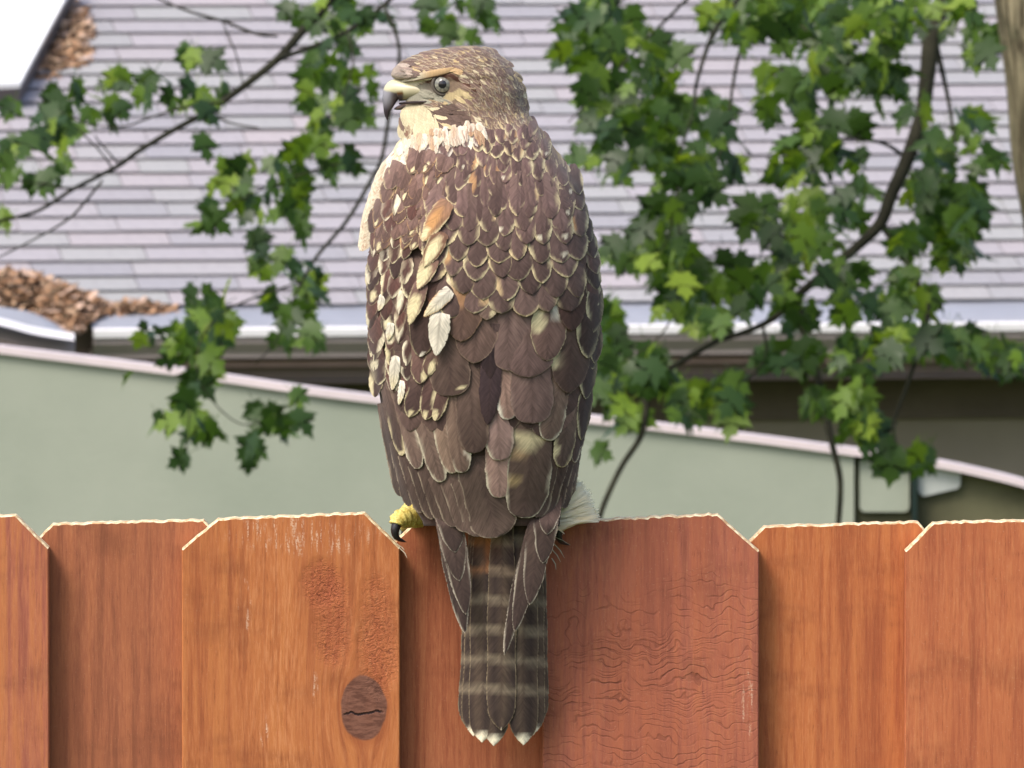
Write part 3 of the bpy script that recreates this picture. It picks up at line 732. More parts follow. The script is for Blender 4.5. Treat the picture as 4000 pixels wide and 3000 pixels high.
def inpoly(x, y, poly):
    c = False; n = len(poly); j = n - 1
    for i in range(n):
        xi, yi = poly[i]; xj, yj = poly[j]
        if (yi > y) != (yj > y) and x < (xj - xi) * (y - yi) / (yj - yi) + xi: c = not c
        j = i
    return c
def c1p(pts): return [(1350 + a * 0.4069, 130 + b * 0.4069) for a, b in pts]
MALAR = c1p([(790, 690), (900, 660), (1010, 670), (1150, 730), (1150, 830), (1000, 880), (900, 880), (850, 800)])
THROAT = c1p([(520, 690), (760, 690), (830, 770), (900, 890), (760, 990), (560, 1060), (500, 820)])
CHINLINE = c1p([(540, 780), (600, 760), (680, 900), (700, 1010), (630, 1020), (600, 900)])
LORE = c1p([(620, 520), (760, 480), (860, 470), (860, 570), (960, 600), (900, 660), (780, 650), (560, 660), (560, 600)])
UNDEREYE = c1p([(880, 600), (1040, 560), (1160, 500), (1150, 590), (1010, 650), (900, 650)])
BROWP = c1p([(560, 470), (640, 420), (800, 370), (1000, 310), (1060, 320), (1040, 370), (900, 410), (760, 460), (640, 520)])
EYELINE = c1p([(760, 450), (900, 400), (1020, 385), (1060, 420), (1200, 430), (1180, 470), (1060, 470), (1000, 420), (860, 460), (780, 480)])
COLLAR = c1p([(560, 1040), (700, 990), (900, 920), (1100, 860), (1180, 870), (1240, 930), (1130, 1010), (950, 1000), (800, 1060), (620, 1200), (450, 1400), (330, 1600), (260, 1900), (200, 1900), (240, 1400), (400, 1130)])
def paint(px, py):
    """plumage colour of the head, neck and breast at a point (albedo)"""
    if inpoly(px, py, THROAT):
        f = max(0.0, min(1.0, (py - 446) / 95.0)); d = abs(px - (1578 + 44 * f)) / (9 + 6 * f)
        g = sm(1600, 1690, px) * sm(430, 520, py)
        c = mix(lin((196, 184, 152)), lin((190, 166, 124)), g)
        return mix(c, lin((112, 66, 52)), 0.85 * (1 - sm(0.3, 1.3, d)) * sm(438, 470, py)), 0.15
    if inpoly(px, py, MALAR): return lin((96, 78, 70)), 0.25
    if inpoly(px, py, EYELINE): return lin((84, 56, 46)), 0.1
    if inpoly(px, py, BROWP):
        f = sm(1640, 1700, px); return mix(lin((208, 198, 174)), lin((184, 146, 98)), f * 0.8), 0.25
    if py < 312 and px < 1600 and py > 246: return mix(lin((164, 150, 138)), lin((120, 97, 90)), sm(1540, 1600, px)), 0.6
    if inpoly(px, py, LORE): return mix(lin((150, 146, 130)), lin((118, 108, 98)), sm(1620, 1690, px) * (1 - sm(340, 380, py))), 0.2
    if inpoly(px, py, UNDEREYE): return lin((180, 162, 124)), 0.35
    if inpoly(px, py, COLLAR): return (lin((216, 206, 184)), 0.2) if py < 600 else (None, 0)
    return None, 0.5

def plumage_mat(name, frayed):
    t = NT(name); co = t.objc()
    col = t.attr("Col")
    if frayed:
        fe = t.node("ShaderNodeSeparateColor"); t.put(fe.inputs[0], t.attr("Fe"))
        tw, sl, ed = fe.outputs[0], fe.outputs[1], fe.outputs[2]          # hundredths of a photo pixel unit
        atw = t.math('ABSOLUTE', tw)
        q = t.math('SUBTRACT', sl, t.math('MULTIPLY', atw, 1.3))
        cv = t.node("ShaderNodeCombineXYZ"); t.put(cv.inputs[0], t.math('MULTIPLY', q, 26)); t.put(cv.inputs[1], t.math('MULTIPLY', atw, 2.5))
        ob = t.node("ShaderNodeObjectInfo").outputs["Random"]; t.put(cv.inputs[2], t.math('ADD', t.math('MULTIPLY', ob, 40), t.math('SIGN', tw)))
        barb = t.noise(cv.outputs[0], 1.0, 3, 0.6)
        soft = t.noise(t.scale(cv.outputs[0], (0.22, 1.2, 1)), 1.0, 3, 0.6)
        k = t.math('ADD', t.math('MULTIPLY', t.ramp(barb, 0.3, 0.7), 0.34), t.math('MULTIPLY', t.ramp(soft, 0.3, 0.7), 0.34))
        v = t.math('ADD', k, 0.72)
        cc = t.node("ShaderNodeCombineColor"); [t.put(cc.inputs[i], v) for i in range(3)]
        col = t.mixc(1.0, col, cc.outputs[0], 'MULTIPLY')
        t.bump(barb, 0.3, 0.0005)
    else:
        n1 = t.noise(t.scale(co, (900, 900, 260)), 1.0, 3, 0.6)
        col = t.mixc(t.math('MULTIPLY', t.ramp(n1, 0.35, 0.7), 0.4), t.mixc(1.0, col, (0.82, 0.82, 0.82), 'MULTIPLY'), t.mixc(1.0, col, (1.2, 1.2, 1.2), 'MULTIPLY'))
        t.bump(n1, 0.25, 0.0006)
    m = t.done(col, 0.8, 0.15)
    t.b.inputs["Sheen Weight"].default_value = 0.12
    if frayed:
        cut = t.math('MULTIPLY', t.ramp(t.noise(t.scale(cv.outputs[0], (0.45, 0.6, 1)), 1.0, 3, 0.7), 0.42, 0.75), 0.045)
        a = t.ramp(t.math('SUBTRACT', ed, cut), -0.004, 0.012)
        t.put(t.b.inputs["Alpha"], a)
    return m
plumage = plumage_mat("plumage", True); down = plumage_mat("body_plumage", False)

# --- body: one continuous surface from crown to vent
SEG = 190
ring_py = list(np.arange(178, 920, 5.0)) + list(np.arange(920, 2060, 18.0))
V, F, C = [], [], []
for py in ring_py:
    xl, xr, yc, d = silh(py)
    sh = 5 if py < 540 else 5 + 8 * sm(540, 700, py)
    xl += min(sh, (xr - xl) * .2); xr -= min(sh, (xr - xl) * .2); d = max(0.003, d - (0.0004 if py < 540 else 0.0015))
    cx, w = 0.5 * (xl + xr), 0.5 * (xr - xl)
    for k in range(SEG):
        th = 2 * math.pi * k / SEG
        ct, st = math.cos(th), math.sin(th)
        e = 2 / 2.25
        ux = math.copysign(abs(ct) ** e, ct); uy = math.copysign(abs(st) ** e, st)
        px = cx + w * ux
        Y = yc + d * uy * head_taper(px, py, xl, xr)
        V.append(P(px, py, Y))
        c, _ = paint(px, py)
        if c is None:
            if py < 560:
                f = 0.5 + 0.5 * math.sin(px * 0.23 + py * 0.31 + 3 * math.sin(py * 0.05))
                c = mix(lin((104, 84, 78)), lin((170, 150, 118)), 0.15 + 0.3 * f)
            else: c = mix(BROWN, DARK, 0.5)
            if uy > 0.15: c = lin((186, 172, 144))        # pale breast on the far side
        C.append(c)
nr = len(ring_py)
for i in range(nr - 1):
    for k in range(SEG):
        F.append((i * SEG + k, (i + 1) * SEG + k, (i + 1) * SEG + (k + 1) % SEG, i * SEG + (k + 1) % SEG))
F.append(tuple(range(SEG))); F.append(tuple((nr - 1) * SEG + k for k in range(SEG - 1, -1, -1)))
body = obj("body", V, F, down, hawk, HK, cols=C)

# --- feathers
fr = random.Random(99)
def prof_round(s, p=2.0):
    if s < 0.5: return 0.30 + 0.70 * math.sin(s / 0.5 * math.pi / 2) ** 0.8
    return max(0.0, 1 - ((s - 0.5) / 0.5) ** p) ** (1 / p if p > 2 else 0.62)
def prof_long(s, p=2.6):
    if s < 0.3: return 0.6 + 0.4 * math.sin(s / 0.3 * math.pi / 2)
    if s < 0.8: return 1.0
    return max(0.0, 1 - ((s - 0.8) / 0.2) ** 2.2) ** 0.5
OSC = 0.5
TV = [-1, -0.9, -0.76, -0.5, -0.2, 0, 0.2, 0.5, 0.76, 0.9, 1]
SV = [0, .12, .25, .38, .5, .6, .7, .78, .85, .9, .94, .97, .99, 1.0]
def feather_geo(root, tip, hw, o0, o1, colfn, bend=0.0, roll=0.0, camber=0.0006, prof=prof_round, surf=bsurf, tv=TV, sv=SV, jag=0.03, bury=0.0045, ext=0.0, fluff=1.0):
    rx, ry = root; ax, ay = tip[0] - rx, tip[1] - ry
    L = math.hypot(ax, ay); ux, uy = ax / L, ay / L; nx, ny = -uy, ux
    V, F, C, E = [], [], [], []
    o0 *= OSC; o1 *= OSC
    m = len(tv); ph = fr.uniform(0, 6.28)
    for s in ([-ext, -ext * 0.66, -ext * 0.33] if ext else []) + list(sv):
        b = bend * math.sin(math.pi * max(s, 0) * 0.85)
        cx, cy = rx + ax * s + nx * b, ry + ay * s + ny * b
        w = hw * (prof(max(s, 0)) if not ext else (prof(s) if s > 0.5 else 0.86 + 0.14 * max(0, s) * 2)) * (1 + jag * math.sin(s * 23 + ph))
        for t in tv:
            px, py = cx + nx * t * w, cy + ny * t * w
            off = o0 + (o1 - o0) * s + roll * t + camber * (1 - t * t) - (bury * (1 - sm(0.0, 0.30, s)) if not ext else 0.0)
            V.append(P(px, py, surf(px, py) - off))
            ed = min((1 - abs(t)) * w, (1 - s) * L * 0.8 + (1 - abs(t)) * w * 0.35)
            C.append(colfn(max(s, 0), t, ed, px, py)); E.append((t * w / 100, s * L / 100, (ed * fluff if s > 0.08 else 30) / 100))
    for i in range(len(V) // m - 1):
        for k in range(m - 1):
            F.append((i * m + k, i * m + k + 1, (i + 1) * m + k + 1, (i + 1) * m + k))
    return V, F, C, E
def mk_col(base, tipc=None, fringe=CREAM, fw=6.0, famt=0.8, fstart=0.25, spots=(), bars=None, rootc=None, edge_side=0, worn=0.0):
    j = math.exp(fr.uniform(-0.32, 0.42)); base = tuple(b * j for b in base)
    tipc = mix(base, DARK, fr.uniform(0.1, 0.5)) if tipc is None else tipc
    rootc = mix(base, LIGHT, 0.25) if rootc is None else rootc
    ph = fr.uniform(0, 6.28)
    def f(s, t, ed, px, py):
        c = mix(rootc, base, sm(0.0, 0.45, s)); c = mix(c, tipc, sm(0.5, 0.95, s) * 0.8)
        c = mix(c, DARK, 0.35 * (1 - sm(0.0, 0.12, abs(t))))
        k = 0.10 * math.sin(t * 14 + s * 9 + ph); c = tuple(max(0, v * (1 + k)) for v in c)
        if bars:
            per, phs, bc, amt = bars
            q = 0.5 + 0.5 * math.sin((py + phs) / per * 2 * math.pi + abs(t) * 1.2)
            c = mix(c, bc, amt * sm(0.55, 0.9, q))
        for (s0, t0, rs, rt, sc, sa) in spots:
            q = ((s - s0) / rs) ** 2 + ((t - t0) / rt) ** 2
            c = mix(c, sc, sa * (1 - sm(0.55, 1.15, q)))
        a = famt * sm(fstart, fstart + 0.25, s)
        if edge_side: a *= 1.0 if t * edge_side > 0 else 0.35
        a *= 1 - worn * sm(0.72, 0.95, s)
        ww = fw * (0.95 + 0.45 * math.sin(s * 11 + ph * 2 + (1 if t > 0 else 3)))
        c = mix(c, fringe, a * (1 - sm(ww * 0.4, ww * 1.3, ed)))
        return c
    return f
def feather(name, root, tip, hw, o0, o1, colfn, **kw):
    V, F, C, E = feather_geo(root, tip, hw, o0, o1, colfn, **kw)
    return obj(name, V, F, plumage, hawk, HK, cols=C, fe=E)
def c3(x, y): return (1350 + x * 0.4973, 1400 + y * 0.4973)
def c4(x, y): return (1450 + x * 0.6631, 1900 + y * 0.6631)
MM = 0.001

# tail ---------------------------------------------------------------------------------------
def tsurf(px, py):
    f = (py - 2000) / 900.0
    return -0.043 + 0.022 * f + 0.010 * ((px - 1965) / 170.0) ** 2
TBAR = lin((142, 128, 108))
def tail_col(bar0, side, rust=0.0, tipw=36, sp=116):
    ph = fr.uniform(0, 6)
    def f(s, t, ed, px, py):
        c = mix(lin((82, 68, 58)), lin((58, 47, 44)), 0.5 + 0.5 * math.sin(t * 5 + ph))
        q = ((py - bar0 - 10 * t * side) % sp) / sp
        b = sm(0.0, 0.16, q) * (1 - sm(0.24, 0.46, q))
        lim = 1 - sm(2700, 2740, py)
        bc = mix(TBAR, lin((176, 110, 60)), rust * (1 - sm(2180, 2330, py)))
        c = mix(c, bc, 0.6 * b * lim)
        c = mix(c, lin((176, 108, 60)), rust * 0.8 * (1 - sm(2100, 2240, py)) * (1 if t * side < 0.2 else 0.25))
        c = mix(c, lin((70, 56, 50)), 0.5 * (1 - sm(0.0, 0.08, abs(t))))
        d = (1 - s) * 860
        c = mix(c, lin((235, 224, 198)), 1 - sm(tipw * 0.7, tipw * 1.15, d + 14 * abs(t)))
        c = mix(c, lin((182, 162, 130)), 0.55 * (1 - sm(1.0, 5.0, ed)))
        return c
    return f
SVT = [i / 44 for i in range(40)] + [.92, .94, .955, .97, .98, .99, 1.0]
SVT = sorted(set(SVT))
def prof_tail(s):
    if s < 0.4: return 0.72 + 0.28 * s / 0.4
    if s < 0.9: return 1.0
    q = (s - 0.9) / 0.1
    return max(0.0, 1 - 0.25 * q - 0.75 * q ** 2.2)
def TT(x, y): return c4(x, y)
for (r_, tp, hw, b0, side, rust, o, bend) in [
    ((1870, 2000), TT(575, 1440), 50, 2310, 1, 0.5, 0.0, -4), ((2090, 2000), TT(985, 1415), 46, 2325, -1, 0, 0.0, 4),
    ((1885, 2000), TT(600, 1475), 54, 2312, 1, 0.7, 1.0, -4), ((2075, 2000), TT(955, 1470), 52, 2322, -1, 0, 1.0, 4),
    ((1955, 2000), TT(722, 1532), 56, 2320, 1, 0, 1.6, 0),
    ((1893, 2000), TT(650, 1512), 56, 2313, 1, 0.9, 2.4, -4), ((2050, 2000), TT(898, 1528), 58, 2322, -1, 0, 2.8, 2),
    ((1962, 2010), TT(765, 1440), 58, 2322, -1, 0.15, 4.2, 0)]:
    feather("tail_feather", r_, tp, hw, o * MM, (o + 0.6) * MM, tail_col(b0, side, rust, tipw=46 if tp[1] > 2860 else 10), bend=bend, roll=0.3 * MM * side, camber=0.7 * MM, prof=prof_tail, surf=tsurf, sv=SVT)
# white tip of the middle one shows as a small notch: a slim feather edge on top
# folded primaries that cross over the tail ---------------------------------------------------
def psurf(px, py):
    f = max(0.0, (py - 1950) / 900.0)
    return -0.0495 + 0.016 * f + 0.010 * (1 - sm(1960, 2060, py))
PR = mk_col
for (r_, tp, hw, o, bend, es) in [
    (TT(380, -120), TT(548, 870), 46, 3.0, -6, 0), (TT(400, -80), TT(555, 760), 50, 3.6, -6, 0), (TT(415, -60), TT(520, 560), 54, 4.4, 0, 0), (TT(430, -60), TT(495, 390), 56, 5.4, 0, 0),
    (TT(1050, -60), TT(788, 1000), 34, 5.0, 8, 1), (TT(1060, -60), TT(850, 860), 44, 5.6, 8, 1), (TT(1050, -40), TT(938, 700), 50, 6.4, 6, 1), (TT(1060, -60), TT(1015, 455), 48, 7.2, 4, 1), (TT(1070, -60), TT(1035, 285), 46, 8.2, 0, 1)]:
    feather("primary_feather", r_, tp, hw, (o - 1) * MM, o * MM, mk_col(lin((76, 61, 55)), lin((64, 51, 48)), fringe=lin((190, 178, 160)), fw=4.5, famt=0.85, fstart=0.45), bend=bend, roll=0.2 * MM, prof=prof_round, surf=psurf, sv=SVT[::2] + [1.0] if SVT[-1] not in SVT[::2] else SVT[::2])

for (a_, b_, w_) in (((1925, 1330), (1905, 1660), 44), ((1915, 1300), (1915, 1480), 40)):  # dark feathers added to hold the shade of the cleft between the wings
    feather("scapular_feather", a_, b_, w_, 8.2 * MM, 9.0 * MM, mk_col(lin((54, 42, 44)), tipc=lin((60, 46, 46)), famt=0.0), ext=0.2)
# secondaries --------------------------------------------------------------------------------
SEC = dict(fringe=lin((176, 160, 138)), fw=5, famt=0.7, fstart=0.05)
SVL = [0, .1, .2, .3, .4, .5, .6, .7, .78, .85, .9, .94, .97, .99, 1.0]
FL = lin((96, 79, 70)); FLD = lin((72, 57, 52))
secs = [((280, 350), (425, 1085), 42), ((330, 450), (500, 1165), 46), ((400, 560), (592, 1218), 50), ((480, 650), (682, 1266), 54), ((560, 700), (765, 1294), 58), ((640, 760), (862, 1325), 64), ((760, 800), (965, 1364), 76), ((900, 760), (1075, 1398), 110), ((1010, 700), (1185, 1408), 150)]
for i, (a, b, w) in enumerate(secs):
    feather("secondary_feather", c3(*a), c3(*b), w * 0.62, (0.4 + 0.25 * i) * MM, (1.2 + 0.45 * i) * MM, mk_col(mix(FLD, FL, i / 9), mix(FLD, FL, 0.2 + i / 12), **SEC), bend=-4, roll=0.5 * MM, prof=prof_long, sv=SVL)
secs_r = [((1850, 500), (1760, 1110), 40), ((1830, 620), (1715, 1180), 44), ((1790, 640), (1650, 1205), 50), ((1740, 640), (1570, 1240), 62), ((1640, 600), (1500, 1250), 78)]
for i, (a, b, w) in enumerate(secs_r):
    feather("secondary_feather", c3(*a), c3(*b), w * 0.62, (0.6 + 0.3 * i) * MM, (1.6 + 0.6 * i) * MM, mk_col(mix(FLD, FL, i / 6), mix(FLD, FL, 0.2 + i / 9), **SEC), bend=6, roll=-0.5 * MM, prof=prof_long, sv=SVL)
# tertials and greater coverts ------------------------------------------------------------------
TERT = [ # root, tip, hw (crop px), layer mm, colours, extras
    # right wing stack
    ((1190, 640), (1205, 1096), 112, 5.6, lin((140, 114, 104)), dict(fringe=PALE, fw=9, famt=0.9, edge_side=1), -4),
    ((1470, 560), (1375, 1252), 178, 6.4, lin((100, 82, 73)), dict(fringe=PALE, fw=8, famt=0.85, spots=((0.12, 0.25, 0.10, 0.9, CREAM, 0.8), (0.30, 0.72, 0.045, 0.55, lin((176, 148, 112)), 0.75), (0.58, 0.78, 0.05, 0.42, lin((168, 146, 104)), 0.75))), -10),
    ((1180, 360), (1212, 802), 118, 7.2, lin((146, 120, 112)), dict(fringe=PALE, fw=8, famt=0.9, edge_side=1), -4),
    ((1225, 60), (1275, 482), 92, 8.4, lin((136, 110, 98)), dict(fringe=WHITE, fw=14, famt=0.95, edge_side=1, fstart=0.0), -4),
    ((1760, 400), (1690, 856), 84, 6.6, lin((110, 91, 80)), dict(fringe=CREAM, fw=7, spots=((0.72, 0.9, 0.14, 0.5, CREAM, 0.95),)), 0),
    ((1680, 230), (1585, 645), 100, 7.8, lin((122, 101, 88)), dict(fringe=PALE, fw=8, famt=0.9), 0),
    ((1455, 40), (1470, 512), 172, 9.4, lin((92, 74, 69)), dict(fringe=lin((150, 128, 116)), fw=7, famt=0.7), 0),
    ((1850, 250), (1800, 820), 46, 4.6, FLD, dict(fringe=PALE, fw=5), 0),
    ((1870, 100), (1850, 700), 40, 3.6, FLD, dict(fringe=PALE, fw=5), 0),
    # left wing stack
    ((330, 300), (445, 765), 50, 4.6, FLD, dict(fringe=CREAM, fw=8, spots=((0.97, 0, 0.06, 0.9, CREAM, 0.9),)), 0),
    ((430, 380), (575, 868), 74, 5.2, FL, dict(fringe=PALE, fw=8, famt=0.9), 0),
    ((590, 430), (755, 972), 84, 5.8, FL, dict(fringe=PALE, fw=8, famt=0.9), 0),
    ((720, 350), (845, 905), 86, 6.6, lin((118, 98, 84)), dict(fringe=PALE, fw=7, famt=0.8), 0),
    ((850, 340), (915, 900), 100, 7.2, lin((112, 92, 80)), dict(fringe=PALE, fw=8, famt=0.85, spots=((0.70, -0.85, 0.09, 0.4, WHITE, 0.95),)), 0),
    ((985, 250), (1010, 745), 130, 8.4, lin((94, 76, 68)), dict(fringe=lin((150, 128, 110)), fw=6, famt=0.5), 0),
    ((800, -80), (835, 295), 165, 10.0, lin((94, 76, 68)), dict(fringe=lin((156, 134, 116)), fw=6, famt=0.6, spots=((0.84, -0.62, 0.06, 0.22, CREAM, 0.9),)), 0)]
for (a, b, w, o, c, kw, bend) in TERT:
    feather("covert_feather", c3(*a), c3(*b), w * 0.4973, (o - 2.6) * MM, o * MM, mk_col(c, **kw), bend=bend, roll=0.0, camber=0.5 * MM, prof=lambda s: prof_round(s, 2.6), sv=SVL, ext=0.55)

# scapulars traced from the photo (photo px) ------------------------------------------------------
SC = [ # root, tip, hw, layer, base, extras
    ((1990, 1150), (1985, 1450), 110, 9.6, lin((106, 86, 80)), dict(fringe=lin((150, 128, 112)), fw=6, famt=0.6)),
    ((2060, 1300), (2065, 1475), 105, 10.6, lin((100, 80, 75)), dict(fringe=lin((152, 130, 112)), fw=5, famt=0.65)),
    ((2235, 1270), (2215, 1535), 78, 9.2, lin((78, 61, 54)), dict(spots=((0.55, 0.95, 0.12, 0.5, CREAM, 0.95),), fringe=lin((140, 120, 108)), fw=5, famt=0.5)),
    ((2150, 1170), (2135, 1410), 72, 11.2, lin((112, 88, 80)), dict(spots=((0.36, 0.62, 0.19, 0.5, CREAM, 1.0), (0.16, -0.55, 0.16, 0.5, WHITE, 0.9)), fw=4)),
    ((2240, 1080), (2235, 1292), 56, 12.4, lin((74, 54, 48)), dict(spots=((0.08, 0.3, 0.22, 0.5, CREAM, 0.95),), fringe=lin((130, 104, 90)), fw=4, famt=0.5)),
    ((2290, 1170), (2295, 1400), 46, 10.8, lin((76, 58, 52)), dict(fringe=CREAM, fw=12, famt=0.95, edge_side=1, fstart=0.0)),
    ((2325, 1080), (2318, 1300), 36, 9.6, DARK, dict(fringe=CREAM, fw=12, famt=0.9, edge_side=1, fstart=0.0)),
    ((2310, 1330), (2290, 1560), 36, 8.0, DARK, dict(fringe=CREAM, fw=9, famt=0.9, edge_side=1, fstart=0.1)),
    ((2330, 1240), (2322, 1420), 28, 8.8, DARK, dict(fringe=CREAM, fw=8, famt=0.9, edge_side=1, fstart=0.1)),
    ((2300, 1450), (2270, 1720), 30, 6.6, DARK, dict(fringe=CREAM, fw=7, famt=0.9, edge_side=1, fstart=0.1)),
    # centre and left
    ((1870, 1150), (1850, 1420), 90, 10.2, lin((100, 80, 72)), dict(fringe=lin((150, 128, 110)), fw=5, famt=0.6)),
    ((1905, 1040), (1900, 1250), 62, 13.2, lin((112, 92, 82)), dict(fringe=lin((176, 154, 130)), fw=5, spots=((0.86, -0.8, 0.12, 0.4, CREAM, 0.9),))),
    ((1822, 1040), (1800, 1335), 84, 13.6, lin((108, 84, 72)), dict(spots=((0.16, 0.62, 0.24, 0.42, lin((212, 194, 160)), 1.0), (0.24, 0.15, 0.34, 0.5, lin((170, 128, 90)), 0.6)), fringe=lin((170, 136, 104)), fw=5, famt=0.5, tipc=lin((92, 72, 64)))),
    ((1720, 1220), (1703, 1390), 44, 16.4, WHITE, dict(tipc=WHITE, rootc=WHITE, fringe=WHITE, fw=4)),
    ((1765, 1150), (1655, 1240), 30, 15.2, WHITE, dict(tipc=CREAM, rootc=WHITE, fringe=BUFF, fw=5)),
    ((1690, 1120), (1640, 1395), 62, 11.0, lin((72, 55, 50)), dict(spots=((0.98, -0.4, 0.05, 0.5, WHITE, 0.9),), fw=4, famt=0.4)),
    ((1650, 1110), (1600, 1270), 34, 15.4, lin((96, 74, 66)), dict(spots=((0.75, 0.1, 0.35, 0.9, CREAM, 0.95),), fw=4)),
    ((1690, 1010), (1630, 1130), 36, 16.2, lin((110, 84, 72)), dict(spots=((0.72, 0.2, 0.36, 0.9, CREAM, 0.95),), fw=4)),
    ((1730, 915), (1655, 1045), 38, 16.8, lin((120, 88, 70)), dict(spots=((0.68, 0.0, 0.36, 0.7, CREAM, 1.0),), fw=4)),
    ((1735, 1000), (1690, 1190), 62, 11.4, lin((84, 62, 56)), dict(fringe=RUST, fw=6, famt=0.4)),
    ((1750, 800), (1650, 945), 40, 15.2, lin((138, 104, 80)), dict(tipc=lin((170, 130, 92)), fringe=CREAM, fw=7, spots=((0.62, 0.2, 0.3, 0.5, lin((190, 142, 92)), 0.8), (0.92, 0.3, 0.2, 0.6, CREAM, 0.9)))),
    ((1640, 1370), (1640, 1500), 38, 9.8, lin((88, 66, 60)), dict(spots=((0.75, -0.5, 0.22, 0.4, CREAM, 0.95),), fw=4)),
    ((1700, 1370), (1670, 1470), 30, 10.8, lin((92, 70, 62)), dict(spots=((0.65, -0.3, 0.3, 0.5, CREAM, 0.95),), fw=4)),
    ((1700, 1460), (1660, 1640), 42, 8.8, lin((84, 62, 58)), dict(spots=((0.45, -0.6, 0.3, 0.5, CREAM, 0.95), (0.92, 0.3, 0.12, 0.5, CREAM, 0.9)), fw=5)),
    ((1740, 1480), (1700, 1645), 34, 9.4, lin((88, 66, 60)), dict(spots=((0.9, 0.2, 0.16, 0.6, CREAM, 0.9),), fw=6)),
    ((1640, 1480), (1595, 1630), 40, 8.2, DARK, dict(spots=((0.92, 0.0, 0.14, 0.5, CREAM, 0.9),), fw=5))]
for (a, b, w, o, c, kw) in SC:
    special = o > 14.5; edge_f = b[0] > 2265
    if special: a = (a[0] + (a[0] - b[0]) * 0.22, a[1] - 46)
    if special: o += 3.0
    feather("scapular_feather", a, b, w, (o - 2.8) * MM, o * MM, mk_col(c, **kw), bend=fr.uniform(-4, 4), roll=fr.uniform(-.3, .3) * MM, camber=0.5 * MM, ext=0.0 if special or edge_f else 0.45, bury=0.009, fluff=0.8 if special else 1.0, prof=(lambda q: max(0.0, math.sin(math.pi * q ** 0.85)) ** 0.62) if special else prof_round)

for k in range(70):      # plain feathers underneath
    y = 1160 + (k // 10) * 82 + fr.uniform(-20, 20); xl, xr, _, _ = silh(y)
    x = xl + 90 + (xr - xl - 170) * ((k % 10) + 0.5) / 10 + fr.uniform(-14, 14)
    if abs(x - 1905) < 26 and y > 1380: continue
    feather("scapular_feather", (x, y - 170), (x + fr.uniform(-8, 8), y + 40), 62, 3.2 * MM, 5.0 * MM, mk_col(mix(lin((100, 80, 72)), lin((78, 61, 56)), fr.random()), fringe=lin((150, 130, 112)), fw=5, famt=0.5), roll=fr.uniform(-.3, .3) * MM)
# small wing coverts on the left edge: dark with cream tips -----------------------------------
for col_i, (x0, dx) in enumerate(((1452, 20), (1497, 34), (1543, 44), (1588, 30))):
    n = [15, 13, 12, 7][col_i]
    y0 = [930, 860, 850, 880][col_i]
    for k in range(n):
        f = k / max(1, n - 1)
        y = y0 + (1580 - y0) * f * (0.96 if col_i < 3 else 0.62) + fr.uniform(-8, 8)
        x = x0 + dx * sm(0.45, 1.0, f) + (26 if col_i == 0 else 18) * (1 - sm(0, 0.35, f)) + fr.uniform(-5, 5) - (8 if col_i == 0 else 0)
        w = 25 + 8 * f; L = 110 + 40 * f
        x += fr.uniform(-9, 9); y += fr.uniform(-14, 14); w *= fr.uniform(0.8, 1.3)
        q = fr.random(); pc_ = mix(CREAM, WHITE, fr.random() * 0.6); sp = ()
        ek = {}
        if q < 0.45: ek = dict(edge_side=fr.choice((1, 1, -1)), fw=fr.uniform(10, 17), famt=1.0, fstart=fr.uniform(0, .4))
        elif q < 0.60: sp = ((fr.uniform(.6, .85), fr.uniform(-.2, .5), fr.uniform(.12, .24), fr.uniform(.4, .8), pc_, 0.95),)
        elif q < 0.8: sp = ((fr.uniform(.55, .8), fr.choice((-.7, .75)), fr.uniform(.25, .5), fr.uniform(.25, .4), pc_, 0.95),)
        elif q < 0.86: sp = ((0.5, 0.2, 0.5, 0.5, mix(CREAM, WHITE, 0.6), 0.95),)
        feather("wing_covert_feather", (x + 16, y - L), (x - 12 + 20 * f, y), w, (3.2 + 2.8 * (1 - f)) * MM, (5.2 + 3.2 * (1 - f)) * MM,
                mk_col(mix(lin((92, 62, 56)), DARK, fr.random()), spots=sp, **{**dict(fringe=pc_, fw=4, famt=0.55, fstart=0.5), **ek}), roll=0.4 * MM, bend=-3)
for k, (x, y, L, w) in enumerate([(1530, 1525, 170, 22), (1556, 1582, 120, 15), (1512, 1330, 90, 17), (1478, 1215, 80, 15)]):
    feather("wing_covert_feather", (x + 16, y - L), (x, y), w, 6.5 * MM, 9.0 * MM, mk_col(WHITE, tipc=CREAM, rootc=WHITE, fringe=WHITE, fw=3), bend=-4)
# right edge coverts -----------------------------------------------------------------------------
for k in range(12):
    y = 760 + k * 62; x = 2245 + 70 * sm(760, 1100, y) - 30 * sm(1250, 1600, y)
    feather("wing_covert_feather", (x - 8, y - 120), (x + 22, y), 30, 5.0 * MM, (9.5 - 0.25 * k) * MM, mk_col(mix(lin((92, 66, 60)), DARK, fr.random()), fringe=CREAM, fw=8, famt=0.9, edge_side=fr.choice((1, -1)), fstart=0.2), roll=-0.4 * MM, bend=4)

